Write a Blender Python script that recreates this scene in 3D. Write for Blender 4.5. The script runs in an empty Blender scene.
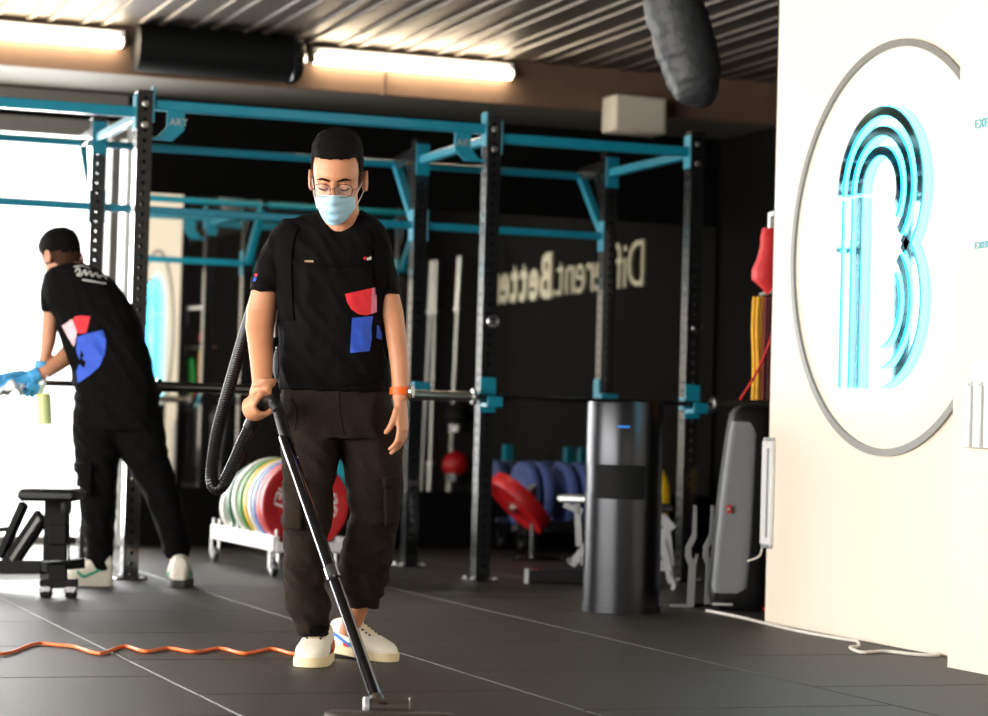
import bpy, bmesh, math, random
from mathutils import Vector, Matrix, noise
from mathutils.bvhtree import BVHTree
from mathutils.geometry import delaunay_2d_cdt
V = Vector
pi = math.pi
random.seed(7)
sc = bpy.context.scene
COL = sc.collection

# ------------------------------------------------------------------ camera
FPX, YAW, PIT, ROL, CH = 2399.5, .3527, .0299, .0275, .752
RV = V((math.cos(YAW), -math.sin(YAW), 0)); FH = V((math.sin(YAW), math.cos(YAW), 0)); UV_ = V((0, 0, 1))
FV = FH*math.cos(PIT)+UV_*math.sin(PIT); U2 = UV_*math.cos(PIT)-FH*math.sin(PIT)
CAM = V((0, 0, CH))
cd = bpy.data.cameras.new('camera'); cam = bpy.data.objects.new('camera', cd); COL.objects.link(cam)
_c, _s = math.cos(ROL), math.sin(ROL)
_x = RV*_c+U2*_s; _y = U2*_c-RV*_s; _z = -FV
cam.matrix_world = Matrix(((_x.x, _y.x, _z.x, 0), (_x.y, _y.y, _z.y, 0), (_x.z, _y.z, _z.z, CH), (0, 0, 0, 1)))
cd.sensor_width = 36; cd.lens = FPX/988*36; cd.clip_end = 200
cd.dof.use_dof = True; cd.dof.focus_distance = 7.35; cd.dof.aperture_fstop = 3.2
sc.camera = cam
# ------------------------------------------------------------------ world, lights, exposure
sc.view_settings.view_transform = 'Standard'; sc.view_settings.look = 'None'
sc.view_settings.gamma = 1; sc.view_settings.use_curve_mapping = False
sc.view_settings.exposure = 0.0
sc.cycles.use_denoising = True
w = bpy.data.worlds.new('sky'); sc.world = w; w.use_nodes = True
w.node_tree.nodes['Background'].inputs[0].default_value = (1, .985, .96, 1)
w.node_tree.nodes['Background'].inputs[1].default_value = 3.2
def area(name, loc, rot, sx, sy, power, col):
    l = bpy.data.lights.new(name, 'AREA'); l.shape = 'RECTANGLE'; l.size = sx; l.size_y = sy
    l.energy = power; l.color = col
    o = bpy.data.objects.new(name, l); COL.objects.link(o); o.location = loc; o.rotation_euler = rot
    return o
# daylight through the street front on the left and the back window, plus an added fill
area('daylight_left_windows', (-3.35, 5.6, 1.5), (0, -pi/2, 0), 2.3, 9.4, 800, (1, .95, .88))
area('front_fill', (0.0, -3.3, 1.6), (pi/2, 0, 0), 6.5, 2.4, 85, (1, .90, .78))  # added soft fill inside the closed wall, no window there
area('daylight_back_window', (.2, 14.75, 1.35), (-pi/2, 0, 0), 5.2, 2.5, 620, (1, .985, .96))

# ------------------------------------------------------------------ pixel helpers (photo frame 988 x 716)
def ray(px, py):
    u = px-494; v = py-358
    u, v = u*_c+v*_s, -u*_s+v*_c
    return RV*(u/FPX)-U2*(v/FPX)+FV
def G(px, py, z=0.0):
    d = ray(px, py); return CAM+d*((z-CH)/d.z)
def PY(px, py, Y): d = ray(px, py); return CAM+d*(Y/d.y)
def PX(px, py, X): d = ray(px, py); return CAM+d*(X/d.x)
def LV(p): return V((p.dot(RV), p.dot(FH), p.z))        # world -> level camera frame
def WL(l): return RV*l[0]+FH*l[1]+UV_*l[2]               # level frame -> world
def PD(px, py, D):
    d = ray(px, py); return CAM+d*(D/d.dot(FH))
def LD(px, py, D): return LV(PD(px, py, D))

# ------------------------------------------------------------------ materials
def lin(c):
    return tuple((x/255/12.92 if x/255 <= .04045 else ((x/255+.055)/1.055)**2.4) for x in c)
MATS = {}
def mat(name, rgb, rough=.5, metal=0., var=.08, vscale=30., bump=0., bscale=200., emit=None, es=0., coat=0., spec=.5, rvar=0.):
    m = bpy.data.materials.new(name); m.use_nodes = True
    nt = m.node_tree; b = nt.nodes['Principled BSDF']
    c = lin(rgb)
    tc = nt.nodes.new('ShaderNodeTexCoord')
    n = nt.nodes.new('ShaderNodeTexNoise'); n.inputs['Scale'].default_value = vscale; n.inputs['Detail'].default_value = 4
    nt.links.new(tc.outputs['Object'], n.inputs['Vector'])
    r = nt.nodes.new('ShaderNodeValToRGB')
    r.color_ramp.elements[0].position = .3; r.color_ramp.elements[1].position = .7
    r.color_ramp.elements[0].color = tuple(x*(1-var) for x in c)+(1,)
    r.color_ramp.elements[1].color = tuple(min(1, x*(1+var)) for x in c)+(1,)
    nt.links.new(n.outputs['Fac'], r.inputs['Fac']); nt.links.new(r.outputs['Color'], b.inputs['Base Color'])
    b.inputs['Roughness'].default_value = rough; b.inputs['Metallic'].default_value = metal
    b.inputs['Specular IOR Level'].default_value = spec
    if coat: b.inputs['Coat Weight'].default_value = coat
    if rvar:
        mr = nt.nodes.new('ShaderNodeMapRange'); mr.inputs[3].default_value = rough-rvar; mr.inputs[4].default_value = rough+rvar
        nt.links.new(n.outputs['Fac'], mr.inputs[0]); nt.links.new(mr.outputs[0], b.inputs['Roughness'])
    if bump:
        n2 = nt.nodes.new('ShaderNodeTexNoise'); n2.inputs['Scale'].default_value = bscale; n2.inputs['Detail'].default_value = 3
        nt.links.new(tc.outputs['Object'], n2.inputs['Vector'])
        bp = nt.nodes.new('ShaderNodeBump'); bp.inputs['Strength'].default_value = bump; bp.inputs['Distance'].default_value = .01
        nt.links.new(n2.outputs['Fac'], bp.inputs['Height']); nt.links.new(bp.outputs[0], b.inputs['Normal'])
    if emit:
        b.inputs['Emission Color'].default_value = lin(emit)+(1,); b.inputs['Emission Strength'].default_value = es
    MATS[name] = m
    return m
def glass(name, rgb, alpha, rough=.02):
    m = bpy.data.materials.new(name); m.use_nodes = True; nt = m.node_tree; nt.nodes.clear()
    o = nt.nodes.new('ShaderNodeOutputMaterial'); mx = nt.nodes.new('ShaderNodeMixShader')
    t = nt.nodes.new('ShaderNodeBsdfTransparent'); p = nt.nodes.new('ShaderNodeBsdfPrincipled')
    p.inputs['Base Color'].default_value = lin(rgb)+(1,); p.inputs['Roughness'].default_value = rough
    t.inputs['Color'].default_value = tuple(1-(1-x)*.35 for x in lin(rgb))+(1,)
    nz = nt.nodes.new('ShaderNodeTexNoise'); nz.inputs['Scale'].default_value = 3
    mr = nt.nodes.new('ShaderNodeMapRange'); mr.inputs[3].default_value = alpha*.9; mr.inputs[4].default_value = alpha*1.1
    nt.links.new(nz.outputs['Fac'], mr.inputs[0]); nt.links.new(mr.outputs[0], mx.inputs['Fac'])
    nt.links.new(t.outputs[0], mx.inputs[1]); nt.links.new(p.outputs[0], mx.inputs[2])
    nt.links.new(mx.outputs[0], o.inputs['Surface']); MATS[name] = m
    return m

mat('wall_black', (10, 9, 8), .8, var=.1, vscale=4, bump=.05, bscale=80, spec=.1)
mat('wall_grey', (24, 23, 21), .8, var=.06, vscale=3, bump=.05, bscale=80, spec=.1)
mat('wall_white', (240, 228, 210), .6, var=.015, vscale=3, bump=.03, bscale=120)
mat('ceiling_deck', (74, 66, 58), .5, metal=.1, var=.1, vscale=6)
mat('beam_paint', (98, 76, 59), .7, var=.12, vscale=5)
mat('soffit_paint', (112, 107, 98), .7, var=.06, vscale=5)
mat('subfloor', (96, 92, 86), .9, var=.2, vscale=40)
mat('rubber', (41, 35, 30), .5, var=.25, vscale=90, bump=.35, bscale=420, rvar=.1, spec=.35)
mat('black_steel', (20, 20, 21), .22, var=.1, bump=.02, bscale=300, coat=1., spec=.8)
mat('black_matte', (9, 9, 9), .7, var=.15, spec=.2)
mat('teal_steel', (16, 126, 150), .35, var=.05, bump=.04, bscale=300, coat=.2)
mat('chrome', (215, 215, 218), .16, metal=1, var=.03)
mat('wand_chrome', (110, 110, 116), .10, metal=1, var=.03)
mat('mirror_chrome', (96, 150, 166), .04, metal=1, var=.01)
mat('steel_bar', (190, 188, 184), .3, metal=1, var=.04)
mat('silver_paint', (186, 188, 190), .35, metal=.5, var=.05)
mat('bin_steel', (62, 63, 66), .30, metal=1, var=.05, vscale=12)
mat('mirror_glass', (218, 216, 208), .015, metal=1, var=.004, vscale=2)
mat('white_paint', (232, 232, 230), .4, var=.03)
mat('cream_plastic', (214, 205, 186), .5, var=.03)
mat('letter_cream', (246, 240, 214), .5, var=.02)
mat('ring_grey', (120, 116, 110), .45, var=.05)
mat('tube_glow', (255, 250, 240), .5, var=.0, emit=(255, 232, 198), es=40)
mat('neon_cyan', (120, 230, 250), .4, var=.0, emit=(70, 215, 255), es=7)
mat('led_orange', (255, 80, 20), .4, var=.0, emit=(255, 70, 20), es=3)
mat('duct_skin', (54, 56, 58), .5, var=.2, vscale=14, bump=.6, bscale=28)
mat('speaker_grille', (165, 167, 170), .55, var=.12, vscale=400, bump=.4, bscale=600)
mat('leather_black', (11, 11, 12), .5, var=.15, bump=.15, bscale=160)
mat('print_cyan', (120, 206, 226), .5); mat('red_badge', (226, 54, 48), .5); mat('blue_badge', (40, 130, 230), .4)
mat('orange_cord', (236, 110, 40), .45); mat('white_cord', (226, 220, 210), .5)
mat('skin', (204, 141, 104), .5, var=.06, vscale=14, bump=.04, bscale=300)
mat('skin_tan', (196, 138, 104), .5, var=.06, vscale=14, bump=.04, bscale=300)
mat('lip', (170, 100, 86), .5)
mat('hair_black', (12, 8, 6), .75, var=.35, vscale=220, bump=.9, bscale=340, spec=.12)
mat('hair_fade', (70, 46, 34), .8, var=.35, vscale=260, bump=.5, bscale=340, spec=.12)
mat('shirt_black', (9, 8, 8), .9, var=.12, vscale=120, bump=.25, bscale=240, spec=.12)
mat('trouser_brown', (40, 33, 27), .9, var=.14, vscale=90, bump=.4, bscale=260, spec=.12)
mat('trouser_black', (9, 8, 8), .9, var=.12, vscale=90, bump=.3, bscale=260, spec=.12)
mat('strap_black', (10, 9, 9), .9, var=.1, bump=.3, bscale=500, spec=.08)
mat('pad_grey', (34, 37, 42), .65, var=.1, bump=.3, bscale=400)
mat('print_red', (226, 38, 50), .7, var=.03); mat('print_pink', (224, 126, 160), .7, var=.1, vscale=160)
mat('print_blue', (40, 84, 200), .7, var=.08, vscale=60); mat('print_white', (225, 222, 218), .7); mat('print_gold', (150, 116, 84), .6)
mat('print_palepink', (236, 190, 196), .7, var=.1)
mat('mask_blue', (168, 208, 228), .8, var=.03, bump=.2, bscale=500)
mat('mask_white', (236, 236, 234), .8, var=.02)
mat('wire_dark', (40, 36, 34), .3, metal=.8)
mat('watch_orange', (255, 104, 20), .5); mat('watch_steel', (190, 190, 192), .25, metal=1)
mat('shoe_white', (236, 228, 212), .6, var=.03, bump=.1, bscale=200)
mat('sole_cream', (232, 214, 172), .6, var=.04); mat('sole_dark', (60, 56, 52), .7)
mat('stripe_blue', (60, 120, 200), .55); mat('stripe_red', (214, 40, 46), .55); mat('stripe_green', (30, 170, 130), .55)
mat('eyelet_black', (20, 20, 20), .5)
mat('hose_black', (14, 14, 15), .35, var=.1)
mat('nozzle_grey', (62, 54, 47), .45, var=.1)
mat('glove_blue', (70, 160, 214), .45, var=.05)
mat('cloth_white', (238, 238, 236), .9, var=.03)
mat('plate_red', (184, 14, 22), .45, var=.06); mat('plate_blue', (84, 106, 172), .5, var=.06); mat('plate_yellow', (228, 182, 22), .5, var=.05)
mat('plate_green', (40, 132, 24), .5, var=.05); mat('plate_darkgreen', (8, 84, 42), .5, var=.05); mat('plate_white', (235, 232, 226), .5, var=.03)
mat('plate_pink', (222, 84, 76), .5, var=.05); mat('plate_lightblue', (100, 138, 205), .5, var=.05)
mat('ball_teal', (24, 170, 190), .4, var=.03)
mat('band_red', (198, 30, 34), .6, var=.12, vscale=20); mat('band_yellow', (230, 170, 30), .55, var=.1); mat('band_maroon', (110, 22, 22), .6, var=.1)
mat('band_green', (50, 170, 80), .6, var=.08); mat('band_grey', (92, 92, 90), .6, var=.1)
mat('liquid_lime', (214, 226, 110), .3, var=.04)
# pale dust flecks scattered over the rubber mats
nt = MATS['rubber'].node_tree; bs = nt.nodes['Principled BSDF']; src = bs.inputs['Base Color'].links[0].from_socket
geo = nt.nodes.new('ShaderNodeNewGeometry'); vo = nt.nodes.new('ShaderNodeTexVoronoi'); vo.inputs['Scale'].default_value = 14; vo.inputs['Randomness'].default_value = 1
nt.links.new(geo.outputs['Position'], vo.inputs['Vector'])
lt = nt.nodes.new('ShaderNodeMath'); lt.operation = 'LESS_THAN'; lt.inputs[1].default_value = .045; nt.links.new(vo.outputs['Distance'], lt.inputs[0])
sx_n = nt.nodes.new('ShaderNodeSeparateColor'); nt.links.new(vo.outputs['Color'], sx_n.inputs[0])
gt = nt.nodes.new('ShaderNodeMath'); gt.operation = 'GREATER_THAN'; gt.inputs[1].default_value = .72; nt.links.new(sx_n.outputs[0], gt.inputs[0])
mu = nt.nodes.new('ShaderNodeMath'); mu.operation = 'MULTIPLY'; nt.links.new(lt.outputs[0], mu.inputs[0]); nt.links.new(gt.outputs[0], mu.inputs[1])
mxc = nt.nodes.new('ShaderNodeMix'); mxc.data_type = 'RGBA'; mxc.inputs[7].default_value = (.42, .38, .33, 1)
nt.links.new(mu.outputs[0], mxc.inputs[0]); nt.links.new(src, mxc.inputs[6]); nt.links.new(mxc.outputs[2], bs.inputs['Base Color'])
glass('window_glass', (245, 248, 248), .06); glass('lens_glass', (240, 244, 246), .08); glass('bottle_plastic', (236, 240, 214), .35, .15)

# ------------------------------------------------------------------ object helpers
ROOTM = {}
def thing(name, label, cat, loc=(0, 0, 0), rz=0., group=None, kind=None):
    o = bpy.data.objects.new(name, None); COL.objects.link(o); o.empty_display_size = .1
    o.location = loc; o.rotation_euler = (0, 0, rz)
    ROOTM[o.name] = Matrix.Translation(V(loc)) @ Matrix.Rotation(rz, 4, 'Z')
    tag(o, label, cat, group, kind)
    return o
def tag(o, label=None, cat=None, group=None, kind=None):
    if label: o['label'] = label
    if cat: o['category'] = cat
    if group: o['group'] = group
    if kind: o['kind'] = kind
    return o
def rootm(o):
    if o is None: return Matrix()
    return ROOTM.get(o.name, None) or Matrix()
def link(name, me, m, parent=None, smooth=True, local=False, label=None):
    """one mesh object; geometry is in world coordinates unless local"""
    o = bpy.data.objects.new(name, me); COL.objects.link(o)
    if parent is not None:
        M = rootm(parent)
        if not local: me.transform(M.inverted())
        o.parent = parent
        ROOTM[o.name] = M
    else:
        ROOTM[o.name] = Matrix()
    if m: me.materials.append(MATS[m])
    if smooth:
        me.polygons.foreach_set('use_smooth', [True]*len(me.polygons))
        try: me.set_sharp_from_angle(angle=math.radians(42))
        except Exception: pass
    if label: o['label'] = label
    return o
def base_origin(o):
    """move a top-level mesh's origin to the base of its bounding box"""
    vs = [v.co for v in o.data.vertices]
    c = V(((min(v.x for v in vs)+max(v.x for v in vs))/2, (min(v.y for v in vs)+max(v.y for v in vs))/2, min(v.z for v in vs)))
    o.data.transform(Matrix.Translation(-c)); o.location = c; ROOTM[o.name] = Matrix.Translation(c)
    return o

class B:
    """collects shapes into one bmesh"""
    def __init__(s): s.bm = bmesh.new()
    def box(s, c, size, rot=None, bev=0., seg=1):
        r = bmesh.ops.create_cube(s.bm, size=1); vs = r['verts']
        M = Matrix.Translation(V(c)) @ (rot.to_4x4() if rot else Matrix()) @ Matrix.Diagonal(V((*size, 1)))
        bmesh.ops.transform(s.bm, matrix=M, verts=vs)
        if bev:
            es = list({e for v in vs for e in v.link_edges})
            bmesh.ops.bevel(s.bm, geom=es, offset=bev, segments=seg, affect='EDGES', profile=.5)
        return s
    def bb(s, lo, hi, bev=0., seg=1):
        lo = V(lo); hi = V(hi); return s.box((lo+hi)/2, [abs(x) for x in (hi-lo)], None, bev, seg)
    def bar(s, a, b, wx, wz, up=(0, 0, 1), bev=0.):
        """rectangular bar from a to b"""
        a = V(a); b = V(b); d = (b-a); L = d.length; d.normalize()
        u = V(up); x = d.cross(u)
        if x.length < 1e-4: x = d.cross(V((1, 0, 0)))
        x.normalize(); u = x.cross(d)
        R = Matrix((x, d, u)).transposed()
        return s.box((a+b)/2, (wx, L, wz), R, bev)
    def tube(s, pts, r, n=10, cap=True, closed=False):
        pts = [V(p) for p in pts]; m = len(pts)
        rs = r if isinstance(r, (list, tuple)) else [r]*m
        t0 = (pts[1]-pts[0]).normalized()
        nx = t0.orthogonal().normalized(); rings = []
        for i, p in enumerate(pts):
            if closed: t = (pts[(i+1) % m]-pts[i-1]).normalized()
            else: t = (pts[min(i+1, m-1)]-pts[max(i-1, 0)]).normalized()
            nx = (nx-t*nx.dot(t)).normalized(); ny = t.cross(nx)
            rings.append([s.bm.verts.new(p+(nx*math.cos(2*pi*k/n)+ny*math.sin(2*pi*k/n))*rs[i]) for k in range(n)])
        for i in range(m if closed else m-1):
            A, Bq = rings[i], rings[(i+1) % m]
            for k in range(n): s.bm.faces.new((A[k], A[(k+1) % n], Bq[(k+1) % n], Bq[k]))
        if cap and not closed:
            s.bm.faces.new(rings[0][::-1]); s.bm.faces.new(rings[-1])
        return s
    def loft(s, rings, cap=True):
        R = [[s.bm.verts.new(p) for p in r] for r in rings]; n = len(R[0])
        for A, Bq in zip(R, R[1:]):
            for k in range(n): s.bm.faces.new((A[k], A[(k+1) % n], Bq[(k+1) % n], Bq[k]))
        if cap: s.bm.faces.new(R[0][::-1]); s.bm.faces.new(R[-1])
        return s
    def lathe(s, prof, c, axis=(0, 0, 1), n=28):
        """prof: (radius, height) pairs round axis through c; closed if both ends have radius 0"""
        c = V(c); ax = V(axis).normalized(); x = ax.orthogonal().normalized(); y = ax.cross(x)
        rs = []
        for r, h in prof:
            rs.append([c+ax*h+(x*math.cos(2*pi*k/n)+y*math.sin(2*pi*k/n))*max(r, 1e-4) for k in range(n)])
        return s.loft(rs)
    def ball(s, c, rad, u=16, v=10, rot=None):
        r = bmesh.ops.create_uvsphere(s.bm, u_segments=u, v_segments=v, radius=1)
        rad = rad if isinstance(rad, (tuple, list)) else (rad,)*3
        bmesh.ops.transform(s.bm, matrix=Matrix.Translation(V(c)) @ (rot.to_4x4() if rot else Matrix()) @ Matrix.Diagonal(V((*rad, 1))), verts=r['verts'])
        return s
    def prism(s, poly, d):
        """closed polygon of 3-D points extruded by vector d"""
        A = [s.bm.verts.new(V(p)) for p in poly]; Bq = [s.bm.verts.new(V(p)+V(d)) for p in poly]; n = len(A)
        s.bm.faces.new(A[::-1]); s.bm.faces.new(Bq)
        for k in range(n): s.bm.faces.new((A[k], A[(k+1) % n], Bq[(k+1) % n], Bq[k]))
        return s
    def mesh(s, name='m'):
        bmesh.ops.recalc_face_normals(s.bm, faces=s.bm.faces[:])
        me = bpy.data.meshes.new(name); s.bm.to_mesh(me); s.bm.free(); return me
    def out(s, name, m, parent=None, smooth=True, local=False, label=None):
        return link(name, s.mesh(name), m, parent, smooth, local, label)

def spline(pts, k=8, closed=False):
    """Catmull-Rom through points"""
    P = [V(p) for p in pts]; out = []; n = len(P)
    rng = range(n) if closed else range(n-1)
    for i in rng:
        g = (lambda j: P[j % n]) if closed else (lambda j: P[max(0, min(n-1, j))])
        a, b, c, d = g(i-1), g(i), g(i+1), g(i+2)
        for q in range(k):
            t = q/k
            out.append(.5*((2*b)+(c-a)*t+(2*a-5*b+4*c-d)*t*t+(3*b-a-3*c+d)*t**3))
    if not closed: out.append(P[-1])
    return out
def eval_mesh(o):
    dg = bpy.context.evaluated_depsgraph_get(); dg.update()
    return bpy.data.meshes.new_from_object(o.evaluated_get(dg))
def remesh(me, vox, smooth=2):
    """voxel-fuse a mesh of overlapping closed shells into one continuous surface"""
    t = bpy.data.objects.new('tmp', me); COL.objects.link(t)
    md = t.modifiers.new('r', 'REMESH'); md.mode = 'VOXEL'; md.voxel_size = vox
    if smooth:
        sm = t.modifiers.new('s', 'SMOOTH'); sm.iterations = smooth; sm.factor = .5
    r = eval_mesh(t); bpy.data.objects.remove(t); return r
def text_mesh(body, size, depth, bold=0.):
    cu = bpy.data.curves.new('t', 'FONT'); cu.body = body; cu.size = size; cu.extrude = depth/2; cu.offset = bold; cu.resolution_u = 4
    t = bpy.data.objects.new('t', cu); COL.objects.link(t)
    me = eval_mesh(t); bpy.data.objects.remove(t); bpy.data.curves.remove(cu); return me
def letters(parent, text, org, right, up, cap, gap, depth, m, bold=None, sx=1.):
    """separate letters laid out along right/up from org; cap = capital height; bold(i) gives the stroke offset"""
    right = V(right).normalized(); up = V(up).normalized(); nrm = right.cross(up)
    size = cap/.73; x = 0.
    for i, ch in enumerate(text):
        if ch == ' ': x += cap*.4; continue
        me = text_mesh(ch, size, depth, bold(i) if bold else 0)
        xs = [v.co.x for v in me.vertices]
        M = Matrix.Translation(V(org)+right*x) @ Matrix((right, up, nrm)).transposed().to_4x4() @ Matrix.Diagonal(V((sx, 1, 1, 1))) @ Matrix.Translation((-min(xs), 0, 0))
        me.transform(M); link('letter', me, m, parent, smooth=False)
        x += (max(xs)-min(xs))*sx+gap

# ================================================================== SETTING
MY = 14.25       # plane of the back wall and its mirror
RX = 6.8         # right wall
RIDGE = 2.98
# floor: rubber mats laid in staggered columns over the slab
fl = B().bb((-3.6, -3.6, -.06), (7.0, 14.6, -.016)).out('floor', 'subfloor', smooth=False)
tag(fl, 'dark speckled rubber mat floor with thin pale seams', kind='structure')
TS = .955
tile_me = B().box((0, 0, -.008), (TS-.006, TS-.006, .016), None, .003).mesh('floor_mat'); tile_me.materials.append(MATS['rubber'])
for i in range(-5, 6):
    x = 1.55+(i+.5)*TS
    off = 8.42-TS*.5 if i % 2 == 0 else 8.42
    for j in range(-6, 7):
        y = off+(j+.0)*TS
        if x < -3.6 or x > 6.9 or y < 3.0 or y > 14.25: continue
        o = bpy.data.objects.new('floor_mat', tile_me); COL.objects.link(o); o.parent = fl; o.location = (x, y, 0)
# back wall: black below, around and above the mirror, opening for the window at the left
wb = B()
wb.bb((2.92, MY+.02, -.016), (RX+.1, MY+.2, 2.98)); wb.bb((-3.6, MY+.02, 2.53), (2.92, MY+.2, 2.98)); wb.bb((-3.6, MY+.02, -.016), (-2.4, MY+.2, 2.53))
tag(wb.out('wall_back', 'wall_black', smooth=False), 'black back wall around the mirror and window', kind='structure')
tag(B().bb((RX, -3.6, -.016), (RX+.15, MY+.02, 2.98)).out('wall_right', 'wall_grey', smooth=False), 'dark grey side wall behind the white sign wall', kind='structure')
wl = B(); wl.bb((-3.6, -3.6, -.016), (-3.45, MY+.02, .3)); wl.bb((-3.6, -3.6, 2.75), (-3.45, MY+.02, 2.98)); wl.bb((-3.6, 10.4, .3), (-3.45, MY+.02, 2.75)); wl.bb((-3.6, -3.6, .3), (-3.45, .3, 2.75))
tag(wl.out('wall_left', 'wall_grey', smooth=False), 'dark wall with street windows', kind='structure')
# sign wall: white, with a thicker nearer section
tag(B().bb((4.44, 6.6, -.016), (4.50, 8.79, 3.0)).out('wall_sign', 'wall_white', smooth=False), 'white partition wall carrying the ring and the glowing letter', kind='structure')
tag(B().bb((4.235, 3.4, -.016), (4.76, 7.03, 3.0)).out('wall_front', 'wall_white', smooth=False), 'thicker white wall section nearest the camera', kind='structure')
tag(B().bb((4.442, 8.79, -.016), (4.502, 8.802, 3.0)).out('trim_4', 'black_matte', smooth=False), 'black end trim of the white sign wall', kind='structure')
tag(B().bb((-3.6, -3.75, -.016), (7.0, -3.6, 3.0)).out('wall_street', 'wall_grey', smooth=False), 'dark wall behind the photographer', kind='structure')
# ceiling: ribbed metal deck, ribs run from front to back
cb = B(); per = .30; prof = []
x = -3.6
while x < 7.1:
    prof += [(x, 2.985), (x+.006, 2.972), (x+.014, 2.972), (x+.02, 2.985), (x+.115, 2.987), (x+.121, 2.972), (x+.129, 2.972), (x+.135, 2.987)]; x += per
row = [[cb.bm.verts.new((px, y, pz)) for px, pz in prof] for y in (-3.6, 13.42)]
for k in range(len(prof)-1): cb.bm.faces.new((row[0][k], row[0][k+1], row[1][k+1], row[1][k]))
ce = cb.out('ceiling', 'ceiling_deck', smooth=False); tag(ce, 'ribbed metal deck ceiling', kind='structure')
md = ce.modifiers.new('t', 'SOLIDIFY'); md.thickness = .02; md.offset = 1
tag(B().bb((-3.6, 13.40, 2.70), (7.0, 13.46, 3.04)).out('trim_1', 'beam_paint', smooth=False), 'brown painted face of the ceiling beam', kind='structure')
tag(B().bb((-3.6, 13.46, 2.70), (7.0, MY+.02, 2.74)).out('trim_2', 'soffit_paint', smooth=False), 'pale soffit behind the ceiling beam', kind='structure')

# window in the back wall
wn = thing('window_1', 'bright floor-length back window in grey frames', None, (1.0, MY, 0), kind='structure')
fz = 2.53
B().bb((-2.4, MY-.02, fz-.10), (2.92, MY+.1, fz)).out('window_frame', 'ring_grey', wn, smooth=False)
B().bb((-2.4, MY-.02, 0), (2.92, MY+.1, .05)).out('window_sill', 'ring_grey', wn, smooth=False)
for xa, xb, mm in ((2.86, 2.93, 'white_paint'), (2.77, 2.82, 'ring_grey'), (2.69, 2.74, 'white_paint'), (.9, .96, 'ring_grey'), (-.8, -.74, 'ring_grey'), (-2.42, -2.36, 'ring_grey')):
    B().bb((xa, MY-.03, .0), (xb, MY+.1, fz)).out('mullion', mm, wn, smooth=False)
for xa, xb in ((.96, 2.69), (-.74, .9), (-2.36, -.8)):
    B().bb((xa, MY+.03, .05), (xb, MY+.038, fz-.1)).out('pane', 'window_glass', wn, smooth=False)
B().bb((-2.4, MY-.06, 2.56), (2.85, MY-.01, 2.69)).out('blind_box', 'soffit_paint', wn, smooth=False)
# mirror
mr = B().bb((2.95, MY-.012, .355), (RX-.03, MY+.018, 2.12)).out('wall_mirror', 'mirror_glass', smooth=False)
base_origin(mr); tag(mr, 'large frameless wall mirror on the black back wall', 'mirror')

# ================================================================== WALL SIGN, RING, LETTERS
WX = 4.44
rg = B(); cy, cz, r0, r1 = 7.845, 1.467, .746, .774
N = 96
rr = [[rg.bm.verts.new((xx, cy+r*math.cos(2*pi*k/N), cz+r*math.sin(2*pi*k/N))) for k in range(N)] for xx, r in ((WX, r0), (WX-.012, r0), (WX-.012, r1), (WX, r1))]
for q in range(3):
    for k in range(N): rg.bm.faces.new((rr[q][k], rr[q][(k+1) % N], rr[q+1][(k+1) % N], rr[q+1][k]))
tag(base_origin(rg.out('wall_ring', 'ring_grey')), 'large thin grey ring on the white sign wall', 'ring')

ns = thing('neon_sign', 'glowing cyan and chrome letter on the white wall inside the grey ring', 'sign', (WX, 7.87, .94))
def sgn(u, v, off): return V((WX-off, 8.165-u, v))
def strip(path, wd, off, th):
    """ribbon following (u,v) path standing off the wall"""
    b = B(); n = len(path); rings = []
    for i, (u, v) in enumerate(path):
        a = path[max(i-1, 0)]; c = path[min(i+1, n-1)]
        t = V((c[0]-a[0], c[1]-a[1])).normalized(); nx = V((-t.y, t.x))*wd/2
        rings.append([sgn(u+nx.x, v+nx.y, off), sgn(u-nx.x, v-nx.y, off), sgn(u-nx.x, v-nx.y, off+th), sgn(u+nx.x, v+nx.y, off+th)])
    return b.loft(rings)
ZT, ZBm = 1.991, .948
R1, PIT_ = .313, .074
cu_, ct, cbm = R1, ZT-R1, ZBm+R1
def arc(cv, r, a0, a1, n=30): return [(cu_+r*math.cos(math.radians(a0+(a1-a0)*k/n)), cv+r*math.sin(math.radians(a0+(a1-a0)*k/n))) for k in range(n+1)]
paths = []
for k in range(3):
    r = R1-.016-k*PIT_
    paths.append(arc(ct, r, 180, -52+k*6))
    paths.append(arc(cbm, r, 52-k*6, -90))
    us = cu_-r
    paths.append([(us, ct-.012), (us, ct-.3), (us, ZBm)])
for p in paths:
    cs = strip(p, .036, .040, .008).out('chrome_strip', 'mirror_chrome', ns, smooth=False)
    strip(p, .041, .010, .028).out('light_band', 'neon_cyan', cs, smooth=False)

# lettering on the side wall, seen in the mirror
wt = thing('wall_lettering', 'cream wall lettering reading Different.Better, seen reversed in the mirror', 'lettering', (RX, 11.6, 1.79))
letters(wt, 'Different.Better', (RX-.012, 13.04, 1.79), (0, -1, 0), (0, 0, 1), .355, .040, .02, 'letter_cream', lambda i: .012 if i >= 10 else -.004, .90)

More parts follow.
